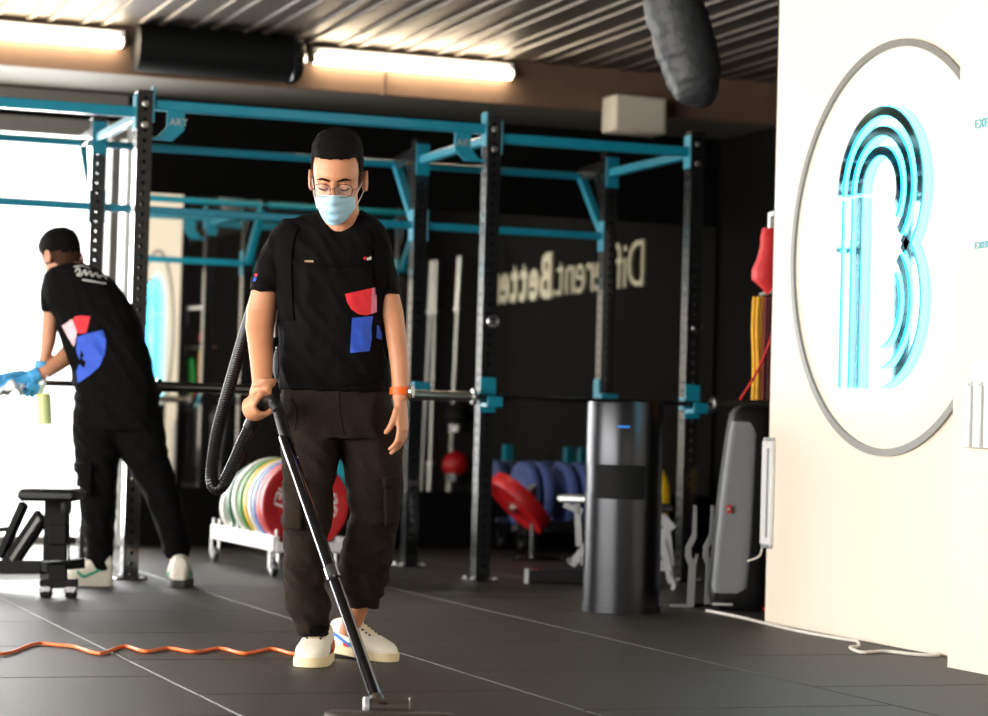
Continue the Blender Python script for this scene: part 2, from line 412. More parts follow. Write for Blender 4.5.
# small print and leaflet rack on the nearer white wall
fx = 4.235
p1 = PX(976, 129, fx); p2 = PX(976, 249, fx)
for p, cap in ((p1, .032), (p2, .024)):
    t = thing('wall_print', 'small cyan printed line %s on the white wall at the right edge' % ('higher up' if p is p1 else 'lower down'), 'lettering', p)
    letters(t, 'EXERC', p+V((-.004, 0, 0)), (0, -1, 0), (0, 0, 1), cap, .006, .004, 'print_cyan')
a = PX(973, 448, fx); b_ = PX(973, 364, fx)
lr = thing('leaflet_rack', 'white leaflet rack on the white wall at the right edge', 'rack', (fx, a.y-.1, a.z))
B().bb((fx-.012, a.y-.34, a.z), (fx, a.y, b_.z)).out('back_panel', 'white_paint', lr, smooth=False)
for k in range(5):
    y0 = a.y-.065*k
    B().bb((fx-.05, y0-.055, a.z), (fx-.012, y0-.008, b_.z-.06), .004).out('pocket', 'white_paint', lr)
    B().bb((fx-.054, y0-.05, b_.z-.075), (fx-.05, y0-.013, b_.z-.066)).out('label_strip', 'silver_paint', lr, smooth=False)

# ================================================================== CEILING FIXTURES
def tube_light(x0, x1, label):
    z = 2.885
    t = thing('tube_light', label, 'light', ((x0+x1)/2, 13.38, z-.05), group=None)
    B().bb((x0-.02, 13.345, z+.012), (x1+.02, 13.40, z+.055), .006).out('housing', 'white_paint', t)
    B().tube([(x0, 13.35, z-.012), (x1, 13.35, z-.012)], .032, 12).out('tube', 'tube_glow', t)
    for xx in (x0, x1):
        B().bb((xx-.018, 13.325, z-.035), (xx+.018, 13.39, z+.02), .004).out('end_cap', 'white_paint', t)
tube_light(3.76, 4.97, 'glowing tube light on the brown ceiling beam above the masked man')
tube_light(1.40, 2.63, 'glowing tube light on the ceiling beam at the left above the window')
# black pipe along the beam between the two lights
py_ = 13.24; pa, pb = PY(136, 47, py_), PY(290, 59, py_); zz = (pa.z+pb.z)/2; pr_ = .135
pd = thing('black_pipe', 'thick black round pipe along the ceiling beam between two tube lights', 'pipe', ((pa.x+pb.x)/2, py_, zz-pr_))
B().tube([(pa.x, py_, zz), (pb.x, py_, zz)], pr_, 28).out('pipe_run', 'black_matte', pd)
B().lathe([(pr_, 0), (pr_+.008, .005), (pr_+.008, .03), (pr_*.95, .055), (pr_*.8, .075), (pr_*.5, .09), (0, .095)], (pb.x-.01, py_, zz), (1, 0, 0), 28).out('end_cap', 'black_steel', pd)
# small conduit strap on beam
cs_ = B(); q = PY(385, 80, 13.37)
cs_.tube(spline([q+V((.02, 0, .12)), q+V((0, -.01, .02)), q+V((0, 0, -.06)), q+V((-.02, 0, -.09))], 5), .012, 8)
tag(base_origin(cs_.out('conduit', 'beam_paint')), 'short bent conduit on the brown ceiling beam below a tube light', 'conduit')
# flexible duct end
D = 11.0
dp = [LD(x, y, D) for x, y in ((664, -60), (670, -20), (678, 20), (688, 55), (695, 84), (699, 100), (700, 107))]
dr = [.14, .14, .142, .140, .126, .085, .02]
du = thing('flexible_duct', 'dark grey wrinkled flexible duct hanging down from the ceiling', 'duct', WL(dp[-1]), -YAW)
ps = spline(dp, 8); n = len(ps); rl = []
for i in range(n):
    t = i/(n-1)*6; k = min(int(t), 5); f_ = t-k
    r = dr[k]*(1-f_)+dr[k+1]*f_
    rl.append(r*(1+.02*math.sin(i*1.7)+.015*math.sin(i*.9)))
du_b = B(); du_b.tube([WL(p) for p in ps], rl, 24)
for v in du_b.bm.verts: v.co += V((1, 0, 0))*.014*noise.noise(v.co*9)+V((0, 0, 1))*.01*noise.noise(v.co*7+V((5, 5, 5)))
du_b.out('duct_sleeve', 'duct_skin', du)
B().tube([WL(dp[0])+V((0, 0, .0)), WL(dp[0])+V((0, 0, .1))], .15, 20).out('duct_collar', 'black_steel', du)
# white loudspeaker box on the beam
c = PY(634, 116, 13.30)
ws = thing('wall_speaker', 'cream rectangular loudspeaker box high up on the black beam', 'speaker', (c.x, c.y, c.z-.13))
wb_ = B(); wb_.box(c, (.345, .19, .22), Matrix.Rotation(.06, 3, 'Z'), .012, 2); wb_.out('cabinet', 'cream_plastic', ws)
B().box(c+V((0, -.098, 0)), (.32, .008, .195), Matrix.Rotation(.06, 3, 'Z'), .004).out('grille', 'cream_plastic', ws)
B().bar(c+V((0, .08, .0)), c+V((0, .12, .08)), .05, .05).out('bracket', 'black_steel', ws)

# ================================================================== RIG
PW = .075; HR = 2.306
X0, X1, X2 = 2.295, 4.059, 5.176
XL = X0-1.117
YF, YB = 11.208, 12.335
rig = thing('training_rig', 'black and turquoise steel training rig with pull-up bars', 'rig', ((X0+X2)/2, (YF+YB)/2, 0))
RM = rootm(rig)
def upright_mesh():
    bm = bmesh.new(); pitch = .05; n = int(HR/pitch); hw = PW/2; hr = .0105
    for f in range(4):
        R = Matrix.Rotation(f*pi/2, 4, 'Z')
        for k in range(n):
            z0 = k*pitch; z1 = z0+pitch if k < n-1 else HR; zc = z0+pitch/2
            hole = [bm.verts.new(R @ V((hr*math.cos(pi/8+j*pi/4), -hw, zc+hr*math.sin(pi/8+j*pi/4)))) for j in range(8)]
            oc = [(hw, zc+.008), (.012, z1), (-.012, z1), (-hw, zc+.008), (-hw, zc-.008), (-.012, z0), (.012, z0), (hw, zc-.008)]
            # ring of eight outer points matched to the hole, plus corners
            O = [bm.verts.new(R @ V((a, -hw, b))) for a, b in oc]
            O = [O[0], O[1], O[2], O[3], O[4], O[5], O[6], O[7]]
            for j in range(8): bm.faces.new((hole[j], O[j], O[(j+1) % 8], hole[(j+1) % 8]))
            for (i1, i2, cx, cz) in ((0, 1, hw, z1), (2, 3, -hw, z1), (4, 5, -hw, z0), (6, 7, hw, z0)):
                cv = bm.verts.new(R @ V((cx, -hw, cz))); bm.faces.new((O[i1], cv, O[i2]))
    bmesh.ops.create_cube(bm, size=1, matrix=Matrix.Translation((0, 0, HR+.004)) @ Matrix.Diagonal((PW+.004, PW+.004, .012, 1)))
    bmesh.ops.remove_doubles(bm, verts=bm.verts[:], dist=.0004)
    bmesh.ops.recalc_face_normals(bm, faces=bm.faces[:])
    me = bpy.data.meshes.new('upright'); bm.to_mesh(me); bm.free(); me.materials.append(MATS['black_steel']); return me
UM = upright_mesh()
foot_me = B().box((0, 0, .004), (.15, .15, .008), None, .002).mesh('foot_plate'); foot_me.materials.append(MATS['black_steel'])
bolt_b = B(); bolt_b.lathe([(0, 0), (.017, 0), (.017, .004), (.012, .006), (.012, .014), (0, .014)], (0, 0, 0), (0, -1, 0), 8)
bolt_me = bolt_b.mesh('bolt'); bolt_me.materials.append(MATS['steel_bar'])
def sub(name, me, parent, loc, rot=None):
    o = bpy.data.objects.new(name, me); COL.objects.link(o); o.parent = parent; o.location = loc
    if rot: o.rotation_euler = rot
    return o
posts = {}
for nm, x, y in (('F0', X0, YF), ('F1', X1, YF), ('F2', X2, YF), ('B0', X0, YB), ('B1', X1, YB), ('B2', X2, YB), ('FL', XL, YF), ('BL', XL, YB)):
    loc = V((x+PW/2, y+PW/2, 0)); posts[nm] = loc
    u = sub('upright', UM, rig, loc-RM.translation)
    sub('foot_plate', foot_me, u, (0, 0, 0))
    for sx, sy in ((1, 1), (-1, 1), (1, -1), (-1, -1)): sub('floor_bolt', bolt_me, u, (sx*.058, sy*.058, .008), (-pi/2, 0, 0))
    if nm[0] == 'F' and nm != 'FL':
        for z in (HR-.055, HR-.155): sub('bolt', bolt_me, u, (0, -PW/2, z))
def rbar(name, a, b, w_, h_, m='teal_steel'): return B().bar(a, b, w_, h_, bev=.006).out(name, m, rig, smooth=False)
def between(name, p, q, z, h_=.05, w_=.05, dy=0.):
    a, b = posts[p].copy(), posts[q].copy(); d = (b-a).normalized(); a += d*PW/2; b -= d*PW/2
    a.z = b.z = z; a.y += dy; b.y += dy
    o = rbar(name, a, b, w_, h_)
    for e, sgn_ in ((a, 1), (b, -1)):     # bolted end plates
        R = Matrix((V((0, 0, 1)).cross(d), d, V((0, 0, 1)))).transposed()
        link('end_plate', B().box(e+d*sgn_*.004, (PW+.002, .008, .17), R, .002).mesh(), 'teal_steel', o, smooth=False)
    return o
ztop = HR-.075
between('crossbeam', 'F0', 'F1', ztop+.02); between('crossbeam', 'F1', 'F2', ztop-.02); between('crossbeam', 'FL', 'F0', ztop-.02)
for p in 'L012': between('side_beam', 'F'+p, 'B'+p, HR-.10, .045, .045)
zlow = 1.85
for p, q in (('B0', 'B1'), ('B1', 'B2'), ('BL', 'B0')): between('back_crossbeam', p, q, zlow, .04, .04)
# rear cantilever pull-up bars: black arm, turquoise diagonal, bar
YP = 12.78; zp = 2.225
for p in ('BL', 'B0', 'B1', 'B2'):
    b0 = posts[p]
    B().bar((b0.x, b0.y+PW/2, HR-.06), (b0.x, YP+.02, zp), .05, .07, bev=.004).out('rear_arm', 'black_steel', rig, smooth=False)
    rbar('diagonal_strut', (b0.x-.005, YP, zp), (b0.x-.005, b0.y+PW/2, zlow), .05, .04)
    g = B().prism([(b0.x-.03, b0.y+PW/2, HR-.16), (b0.x-.03, b0.y+.16, HR-.1), (b0.x-.03, b0.y+PW/2+.01, 2.0)], (.008, 0, 0)); g.out('gusset', 'black_steel', rig, smooth=False)
for p, q in (('BL', 'B0'), ('B0', 'B1'), ('B1', 'B2')):
    B().tube([(posts[p].x, YP, zp), (posts[q].x, YP, zp)], .021, 12).out('pullup_bar', 'teal_steel', rig)
# stamped corner brackets under the front crossbeam
def bracket(post, sgn_):
    p = posts[post]; y = p.y-.006; x0 = p.x+sgn_*PW/2; zt = ztop-.005
    P = lambda dx, dz: (x0+sgn_*dx, y, zt+dz)
    b = B().prism([P(.075, 0), P(.075, -.075), P(.03, -.125), P(.0, -.125), P(0, -.14), P(.105, -.14), P(.16, -.085), P(.16, 0)], (0, .012, 0))
    o = b.out('corner_bracket', 'teal_steel', rig, smooth=False)
    lx = x0+(.086 if sgn_ > 0 else -.152)
    me = text_mesh('ART', .048, .002)
    me.transform(Matrix.Translation((lx, y-.002, zt-.066)) @ Matrix.Rotation(pi/2, 4, 'X')); link('bracket_lettering', me, 'silver_paint', o, smooth=False)
bracket('F0', 1); bracket('F1', -1)

# J-cups (hang on the uprights)
def jcup(post, zb, lab):
    p = posts[post]; t = thing('j_cup', lab, 'j-cup', (p.x, p.y-PW/2-.05, zb-.08))
    y = p.y-PW/2
    B().bb((p.x-.042, y-.012, zb-.075), (p.x+.042, y-.002, zb+.10), .003).out('back_plate', 'teal_steel', t)
    B().bb((p.x-.042, y-.105, zb-.05), (p.x+.042, y-.012, zb-.026), .004).out('shelf', 'teal_steel', t)
    B().bb((p.x-.042, y-.117, zb-.05), (p.x+.042, y-.105, zb+.005), .004).out('lip', 'teal_steel', t)
    B().bb((p.x-.05, y-.012, zb-.03), (p.x-.042, y+.05, zb+.03), .002).out('side_plate', 'teal_steel', t)
ZBAR = .912
jcup('F0', ZBAR, 'turquoise j-cup on the upright beside the bending man')
jcup('F1', ZBAR, 'turquoise j-cup on the middle front upright right of the masked man')
jcup('F2', ZBAR, 'turquoise j-cup on the upright between the bin and the red bands')
jcup('FL', ZBAR, 'turquoise j-cup on the far left upright')
jp = posts['B2']; t = thing('safety_block', 'turquoise safety block on the rear upright above the steel bin', 'safety block', (jp.x, jp.y, .9))
B().bb((jp.x-.05, jp.y-.09, .90), (jp.x+.05, jp.y-.04, .97), .004).out('sleeve', 'teal_steel', t); B().bb((jp.x-.052, jp.y-.05, .9), (jp.x-.04, jp.y+.03, 1.05), .003).out('side_plate', 'teal_steel', t)
jp = posts['B1']; t = thing('safety_block', 'turquoise safety block on the rear upright beside the orange watch', 'safety block', (jp.x, jp.y, .9))
B().bb((jp.x-.03, jp.y-.09, .93), (jp.x+.07, jp.y-.04, 1.0), .004).out('sleeve', 'teal_steel', t); B().bb((jp.x+.04, jp.y-.05, .93), (jp.x+.05, jp.y+.03, 1.0), .003).out('side_plate', 'teal_steel', t)
# ring hooks on uprights
for post, z, lab in (('F1', 1.29, 'small steel ring hook high on the middle front upright'), ('F2', 1.30, 'small dark ring hook on the rightmost front upright')):
    p = posts[post]; y = p.y-PW/2-.02
    h = B(); h.tube([(p.x+.01+.026*math.cos(a), y-.006, z+.026*math.sin(a)) for a in [k*pi/8 for k in range(16)]], .007, 8, closed=True)
    h.tube([(p.x+.0, y+.02, z), (p.x-.012, y-.006, z)], .008, 8)
    tag(base_origin(h.out('ring_hook', 'steel_bar' if post == 'F1' else 'black_steel')), lab, 'hook')

def barbell(xc, y, z, shaft_m, sleeve_m, lab):
    t = thing('barbell', lab, 'barbell', (xc, y, z))
    B().tube([(xc-.655, y, z), (xc+.655, y, z)], .014, 12).out('shaft', shaft_m, t)
    for s in (-1, 1):
        sl = B().tube([(xc+s*.66, y, z), (xc+s*1.10, y, z)], .025, 14).out('sleeve', sleeve_m, t)
        B().lathe([(0, 0), (.03, 0), (.04, .004), (.04, .02), (.03, .026), (0, .026)], (xc+s*.64, y, z), (s, 0, 0), 16).out('collar', sleeve_m, t)
by = YF-.058
barbell((X1+X2+PW)/2, by, ZBAR, 'black_steel', 'steel_bar', 'black-shafted barbell racked right of the masked man')
barbell((XL+X0+PW)/2, by, ZBAR, 'black_steel', 'black_steel', 'black barbell racked behind the bending man')

# ================================================================== WEIGHT PLATES, CARTS
def plate(c, axis, r, th, m, lab, grp=None, text=None, rotz=0):
    axis = V(axis).normalized(); c = V(c); h = th/2
    t = thing('bumper_plate', lab, 'weight plate', c-V((0, 0, r*.99)), group=grp)
    B().lathe([(.05, -h), (r*.62, -h*.72), (r*.70, -h*.72), (r*.78, -h), (r*.97, -h), (r, -h*.75), (r, h*.75), (r*.97, h), (r*.78, h), (r*.70, h*.72), (r*.62, h*.72), (.05, h)], c, axis, 40).out('disc', m, t)
    B().lathe([(.026, -h*1.02), (.05, -h*1.02), (.05, h*1.02), (.026, h*1.02)], c, axis, 20).out('hub', 'steel_bar', t)
    if text:
        for tx, ang in text:
            me = text_mesh(tx, .085, .002, .002); xs = [v.co.x for v in me.vertices]; ys = [v.co.y for v in me.vertices]
            me.transform(Matrix.Translation((-(min(xs)+max(xs))/2, -(min(ys)+max(ys))/2, 0)))
            z = -axis; x = V((0, 0, 1)).cross(z).normalized(); y = z.cross(x)
            a = math.radians(ang); d = x*math.cos(a)+y*math.sin(a)
            # letters face the plate's front, running round the hub
            xx = V(d.cross(z)) * -1; yy = d
            M = Matrix.Translation(c+z*(h*.8)+d*(r*.60)) @ Matrix((xx, yy, z)).transposed().to_4x4()
            me.transform(M); link('plate_lettering', me, 'print_white', t, smooth=False)
    return t
cx = 3.245
seq = [('plate_red', .060, .222, 'red bumper plate at the front of the white cart behind the masked man'),
       ('plate_pink', .055, .222, 'pink bumper plate second from the front on the white cart'),
       ('plate_lightblue', .05, .222, 'pale blue bumper plate on the white cart'),
       ('plate_white', .05, .222, 'white bumper plate between blue and yellow plates on the white cart'),
       ('plate_yellow', .05, .222, 'yellow bumper plate on the white cart'),
       ('plate_green', .05, .222, 'bright green bumper plate on the white cart'),
       ('plate_white', .05, .222, 'white bumper plate behind the bright green plate'),
       ('plate_darkgreen', .055, .21, 'dark green bumper plate near the back of the white cart'),
       ('plate_white', .045, .17, 'small white plate at the back end of the white cart')]
yy = 11.47; gaps = [.078, .08, .09, .09, .10, .13, .16, .18, .1]
for i, (m, th, r, lab) in enumerate(seq):
    plate((cx+(0 if r > .2 else -.03), yy, .135+r), (0, 1, 0), r, th, m, lab, 'bumper plates on the white cart', [('NFT', 160), ('DSI', 0)] if i == 0 else None)
    yy += gaps[i]
def cart(lo, hi, axis, lab, m):
    """rolling plate rack: two side rails, dividers, casters; axis 1 = along y, 0 = along x"""
    lo = V(lo); hi = V(hi); c = (lo+hi)/2
    t = thing('plate_cart', lab, 'cart', (c.x, c.y, 0))
    a = axis; o = 1-a
    for s in (lo[o], hi[o]):
        p = V(lo); q = V(hi); p[o] = s; q[o] = s; p.z = q.z = .165
        B().bar(p, q, .035, .075, bev=.004).out('side_rail', m, t, smooth=False)
    for e in (lo[a], hi[a]):
        p = V(lo); q = V(hi); p[a] = e; q[a] = e; p.z = q.z = .15
        B().bar(p, q, .035, .05, bev=.004).out('end_rail', m, t, smooth=False)
    k = 0; n = 10
    for i in range(n+1):
        f = i/n; p = V(lo)*(1-f)+V(hi)*f; p[o] = lo[o]; q = p.copy(); q[o] = hi[o]
        pp = [V((p.x, p.y, .2)), V((p.x, p.y, .235))]
        B().tube(pp, .007, 6).out('divider_pin', 'steel_bar', t)
    for e in (lo[a], hi[a]):
        for s in (lo[o], hi[o]):
            p = V((0, 0, 0)); p[a] = e+(.04 if e == lo[a] else -.04); p[o] = s
            w_ = B().lathe([(0, -.014), (.036, -.014), (.042, -.009), (.042, .009), (.036, .014), (0, .014)], (p.x, p.y, .042), (1, 0, 0), 18).out('caster_wheel', 'black_steel', t)
            B().lathe([(0, -.017), (.02, -.017), (.02, .017), (0, .017)], (p.x, p.y, .042), (1, 0, 0), 12).out('wheel_hub', 'steel_bar', w_)
            B().bb((p.x-.024, p.y-.02, .042), (p.x-.018, p.y+.02, .125)).bb((p.x+.018, p.y-.02, .042), (p.x+.024, p.y+.02, .125)).bb((p.x-.024, p.y-.025, .118), (p.x+.024, p.y+.025, .128)).out('caster_fork', 'steel_bar', t, smooth=False)
    return t
cart((3.085, 11.39, 0), (3.42, 12.68, 0), 1, 'white wheeled cart holding coloured bumper plates', 'white_paint')
cart((5.25, 13.80, 0), (6.45, 14.16, 0), 0, 'black wheeled cart of blue plates beside the mirror', 'black_steel')
bx = [(5.37, 'plate_blue', 'blue bumper plate nearest the tilted red plate'), (5.46, 'plate_blue', 'blue bumper plate tucked behind the leftmost blue plate'), (5.62, 'plate_blue', 'blue bumper plate with a pink mark beside the steel bin'), (5.72, 'plate_blue', 'blue bumper plate partly hidden by the steel bin'), (5.81, 'plate_blue', 'dark blue bumper plate against the bin edge'), (6.24, 'plate_yellow', 'yellow plate peeking out right of the steel bin')]
for x, m, lab in bx: plate((x, 13.98, .338), (1, 0, 0), .222, .06, m, lab, 'plates on the black cart')
# tilted red plate on an angled peg stand
rc = PY(519, 503, 13.1); nrm = WL((-.66, -.24, -.71)).normalized()
plate(rc, nrm, .215, .085, 'plate_red', 'tilted red bumper plate beside the blue plates')
st = thing('plate_peg_stand', 'dark angled peg stand holding the tilted red plate', 'stand', (rc.x, rc.y, 0))
B().tube([rc+nrm*.07, rc-nrm*.14], .024, 12).out('peg', 'steel_bar', st)
e = rc-nrm*.13; B().tube([e, (e.x, e.y, .0)], .02, 10).out('post', 'black_steel', st)
B().bb((e.x-.14, e.y-.12, 0), (e.x+.14, e.y+.12, .02), .004).out('base_plate', 'black_steel', st)
# turquoise ball glimpsed between the masked man's legs, close to the mirror
bc = PY(337, 479, 13.98); br = .115
bt = thing('slam_ball', 'turquoise ball on a black plinth glimpsed between the masked man legs', 'ball', (bc.x, bc.y, 0))
B().ball((bc.x, bc.y, bc.z), br, 28, 18).out('ball_skin', 'ball_teal', bt)
B().lathe([(.015, 0), (.015, .006), (0, .008)], (bc.x, bc.y, bc.z+br-.002), (0, 0, 1), 12).out('air_plug', 'white_paint', bt)
B().lathe([(.0, 0), (.12, 0), (.10, bc.z-.09), (.06, bc.z-.09), (.05, bc.z-.11), (0, bc.z-.11)], (bc.x, bc.y, 0), (0, 0, 1), 20).out('plinth', 'black_matte', bt)

# barbells standing in a holder along the side wall (they show in the mirror)
def vbar(y, lean, lab, grp='upright barbells by the side wall'):
    x = RX-.14; t = thing('standing_barbell', lab, 'barbell', (x, y, 0), group=grp)
    P = lambda z: (x, y+lean*z, z)
    B().tube([P(.45), P(1.75)], .014, 10).out('shaft', 'steel_bar', t)
    B().tube([P(.0), P(.43)], .025, 12).out('sleeve', 'steel_bar', t); B().tube([P(1.76), P(2.2)], .025, 12).out('sleeve', 'steel_bar', t)
    for z in (.43, 1.74): B().tube([P(z), P(z+.03)], .038, 12).out('collar', 'steel_bar', t)
vbar(8.62, .07, 'steel barbell standing upright by the side wall, furthest left of the mirrored bars')
vbar(8.86, .01, 'steel barbell standing upright by the side wall, second of the mirrored bars')
vbar(9.36, .06, 'steel barbell standing upright by the side wall, third of the mirrored bars')
vbar(10.28, -.03, 'short view of a steel barbell standing behind the middle upright in the mirror')
# turquoise posts of a storage frame by the side wall, with balls (mirror)
sy = [2*MY-PX(px, 460, RX-.3).y for px in (505, 566, 580)]
sh = thing('storage_frame', 'low turquoise storage frame by the side wall seen in the mirror', 'storage frame', (RX-.3, sy[1], 0))
for y in sy: B().bar((RX-.3, y, 0), (RX-.3, y+.03, .64), .06, .06, up=(1, 0, 0)).out('post', 'teal_steel', sh, smooth=False)
for z in (.05, .30): B().bb((RX-.34, sy[0], z), (RX-.26, sy[2]+.05, z+.04)).out('rail', 'black_steel', sh, smooth=False)
for y, z, m, lab in ((8.35, .45, 'plate_yellow', 'yellow medicine ball on a rack peg seen in the mirror'), (9.58, .45, 'plate_red', 'red medicine ball on a rack peg seen in the mirror'), (9.62, .86, 'black_matte', 'black medicine ball high on a rack peg seen in the mirror')):
    t = thing('medicine_ball', lab, 'ball', (RX-.16, y, z-.13))
    B().ball((RX-.16, y, z), .115, 20, 14).out('ball_skin', m, t)
    B().tube([(RX-.16+.1155*math.cos(k*pi/10)*1.0, y, z+.1155*math.sin(k*pi/10)) for k in range(20)], .004, 6, closed=True).out('seam', 'black_matte', t)
    B().lathe([(.06, -.135), (.09, -.135), (.09, -.06), (.06, -.06)], (RX-.16, y, z), (0, 0, 1), 16).out('ring_tray', 'black_steel', t)
    B().bb((RX-.10, y-.03, z-.135), (RX, y+.03, z-.11)).out('wall_bracket', 'black_steel', t, smooth=False)

# bands hang on a bracket behind the far end of the sign wall (and show again in the mirror)
BX = 4.60
q = PX(771, 222, BX)
hk = thing('band_bracket', 'white bent steel bracket holding bands behind the white wall edge', 'bracket', (4.51, 8.9, q.z-.1))
B().bb((4.50, 8.68, q.z-.12), (4.512, 8.78, q.z+.06)).out('wall_plate', 'white_paint', hk, smooth=False)
B().bar((4.506, 8.73, q.z+.03), (BX, q.y, q.z+.03), .02, .02).bar((BX, q.y, q.z+.04), (BX, q.y, q.z-.08), .02, .02).out('arm', 'white_paint', hk, smooth=False)
B().tube([(4.506, 8.70, q.z-.30), (4.60, 9.12, q.z-.30), (4.64, 9.3, q.z-.30)], .009, 8).out('peg', 'steel_bar', hk)
B().bb((4.50, 8.62, q.z-.36), (4.51, 8.78, q.z-.26)).out('peg_plate', 'white_paint', hk, smooth=False)
D = LV(V((BX, q.y, 1))).y
rd = B()
rings = []
for y, xl, xr, h_ in ((228, 763, 777, .012), (238, 761, 779, .02), (246, 761, 780, .028), (258, 758, 780, .035), (270, 753, 780, .04), (280, 753, 780, .04), (288, 762, 780, .03), (294, 766, 777, .015)):
    c = PD((xl+xr)/2, y, D); hw = (xr-xl)/2/FPX*D
    rings.append([c+RV*hw*math.cos(a)*(1+.12*math.sin(5*a))+FH*h_*math.sin(a) for a in [k*pi/10 for k in range(20)]])
rd.loft(rings); tag(base_origin(rd.out('strap_bundle', 'band_red')), 'bunched red fabric straps hanging beside the white wall', 'strap')
def band_px(path, D, r, m, lab):
    b = B(); b.tube(spline([PD(x, y, D) for x, y in path], 6), r, 8)
    return tag(base_origin(b.out('resistance_band', m)), lab, 'band')
for k, (x0, x1, m, lab) in enumerate(((754, 753, 'band_yellow', 'leftmost yellow band beside the white wall'), (758, 757, 'band_yellow', 'middle yellow band beside the white wall'), (762, 760, 'band_yellow', 'rightmost yellow band beside the white wall'), (766, 763, 'band_maroon', 'dark red band next to the yellow bands'), (770, 768, 'band_maroon', 'dark red band close to the white wall'), (775, 773, 'band_maroon', 'dark red band touching the white wall edge'))):
    band_px([(x0+1, 297), (x0, 303), (x0-1, 330), (x1+1, 365), (x1, 400)], D-.015*(k % 2), .0085, m, lab)
band_px([(777, 297), (776, 305), (772, 335), (758, 370), (740, 400)], D-.06, .006, 'band_red', 'thin red band slanting across the yellow bands')
# straps hung on the hidden back of the sign wall, seen only in the mirror
for px, x, z0, z1, wd, m, lab in ((190, 4.58, .95, 1.25, .10, 'band_green', 'green band behind the sign wall, seen in the mirror'), (186, 4.56, .40, .80, .07, 'band_grey', 'grey strap behind the sign wall, leftmost of two in the mirror'), (197, 4.62, .40, .85, .07, 'band_grey', 'grey strap behind the sign wall, right of the other in the mirror')):
    y = 2*MY-PX(px, 380, x).y
    b = B(); pts = spline([(x, y-wd*.3, z1), (x+.01, y-wd*.45, (z0+z1)/2), (x, y-wd*.2, z0+.03), (x, y, z0), (x, y+wd*.2, z0+.03), (x+.01, y+wd*.45, (z0+z1)/2), (x, y+wd*.3, z1), (x, y, z1+.02)], 6, True)
    b.tube(pts, wd*.22, 8, closed=True); b.tube([(4.5, y, z1+.0), (x+.02, y, z1+.0)], .006, 6)
    tag(base_origin(b.out('hanging_strap', m)), lab, 'strap')

# ================================================================== FLOOR ITEMS AT THE RIGHT
# steel bin
c0 = WL(V((.565, 10.19, 0))); br = .163; bh = .885
bn = thing('litter_bin', 'tall brushed steel cylinder bin with black slot', 'bin', c0)
b = B(); b.lathe([(0, .012), (br, .012), (br, .50), (br*.985, .50), (br*.985, .62), (br, .62), (br, bh-.01), (br-.004, bh), (0, bh)], c0, (0, 0, 1), 64); b.out('body', 'bin_steel', bn)
B().lathe([(0, 0), (br+.004, 0), (br+.004, .03), (br, .03), (0, .03)], c0, (0, 0, 1), 48).out('base_ring', 'bin_steel', bn)
# curved black slot on the camera side
sl = B(); rings = []
for k in range(17):
    a = math.radians(-138+k*4.8); d = WL(V((math.cos(a), math.sin(a), 0)))
    rings.append([c0+d*(br*.97)+V((0, 0, .475)), c0+d*(br+.003)+V((0, 0, .478)), c0+d*(br+.003)+V((0, 0, .617)), c0+d*(br*.97)+V((0, 0, .62))])
sl.loft(rings); sl.out('slot', 'black_matte', bn)
bl = B(); rings = []
for k in range(7):
    a = math.radians(-104+k*3); d = WL(V((math.cos(a), math.sin(a), 0)))
    rings.append([c0+d*(br)+V((0, 0, .775)), c0+d*(br+.002)+V((0, 0, .775)), c0+d*(br+.002)+V((0, 0, .784)), c0+d*(br)+V((0, 0, .784))])
bl.loft(rings); bl.out('logo_strip', 'blue_badge', bn)

# loudspeaker
D = 10.05
sp0 = G(737, 609); sp = thing('floor_speaker', 'tall rounded grey loudspeaker with a small red badge beside the white wall', 'speaker', sp0, -YAW)
def sring(py, xl, xr, hd, D, e=4.):
    c = LD((xl+xr)/2, py, D)-LV(sp0); hw = (xr-xl)/2/FPX*D; out = []
    for k in range(28):
        a = 2*pi*k/28; ca, sa = math.cos(a), math.sin(a)
        out.append(c+V((hw*math.copysign(abs(ca)**(2/e), ca), hd*math.copysign(abs(sa)**(2/e), sa), 0)))
    return out
D0 = LV(sp0).y
b = B(); b.loft([sring(y, xl, xr, hd, D0+dd) for y, xl, xr, hd, dd in ((609, 716, 761, .10, 0), (604, 711, 765, .115, 0), (590, 709, 766, .12, 0), (540, 713, 768, .12, .01), (480, 720, 771, .12, .02), (430, 727, 772, .115, .03), (414, 730, 772, .105, .03), (408, 735, 770, .085, .03), (405, 742, 766, .05, .03))])
b.out('cabinet', 'leather_black', sp, local=True)
b = B(); b.loft([sring(y, xl, xr, hd, D0+dd-.035, 5) for y, xl, xr, hd, dd in ((592, 712, 742, .085, 0), (586, 711, 748, .092, 0), (540, 715, 752, .094, .01), (480, 722, 755, .094, .02), (434, 728, 757, .09, .03), (422, 731, 754, .075, .03))])
b.out('grille', 'speaker_grille', sp, local=True)
c = LD(729, 509, D0-.118)-LV(sp0)
B().box(c-V((0, .012, 0)), (.02, .006, .034), Matrix.Rotation(-.1, 3, 'Y')).out('badge', 'red_badge', sp, local=True, smooth=False)
B().box(LD(729, 509, D0-.142)-LV(sp0), (.011, .003, .009)).out('badge_mark', 'print_white', sp, local=True, smooth=False)
c = LD(722, 604, D0-.09)-LV(sp0); B().bb(c+V((-.045, -.03, -.005)), c+V((.045, -.01, .006)), .003).out('foot_highlight', 'white_paint', sp, local=True)  # white paint stands in for the highlight along the speaker base
c = LD(767, 606, D0-.06)-LV(sp0); B().box(c, (.035, .03, .025), None, .004).out('status_light', 'led_orange', sp, local=True)
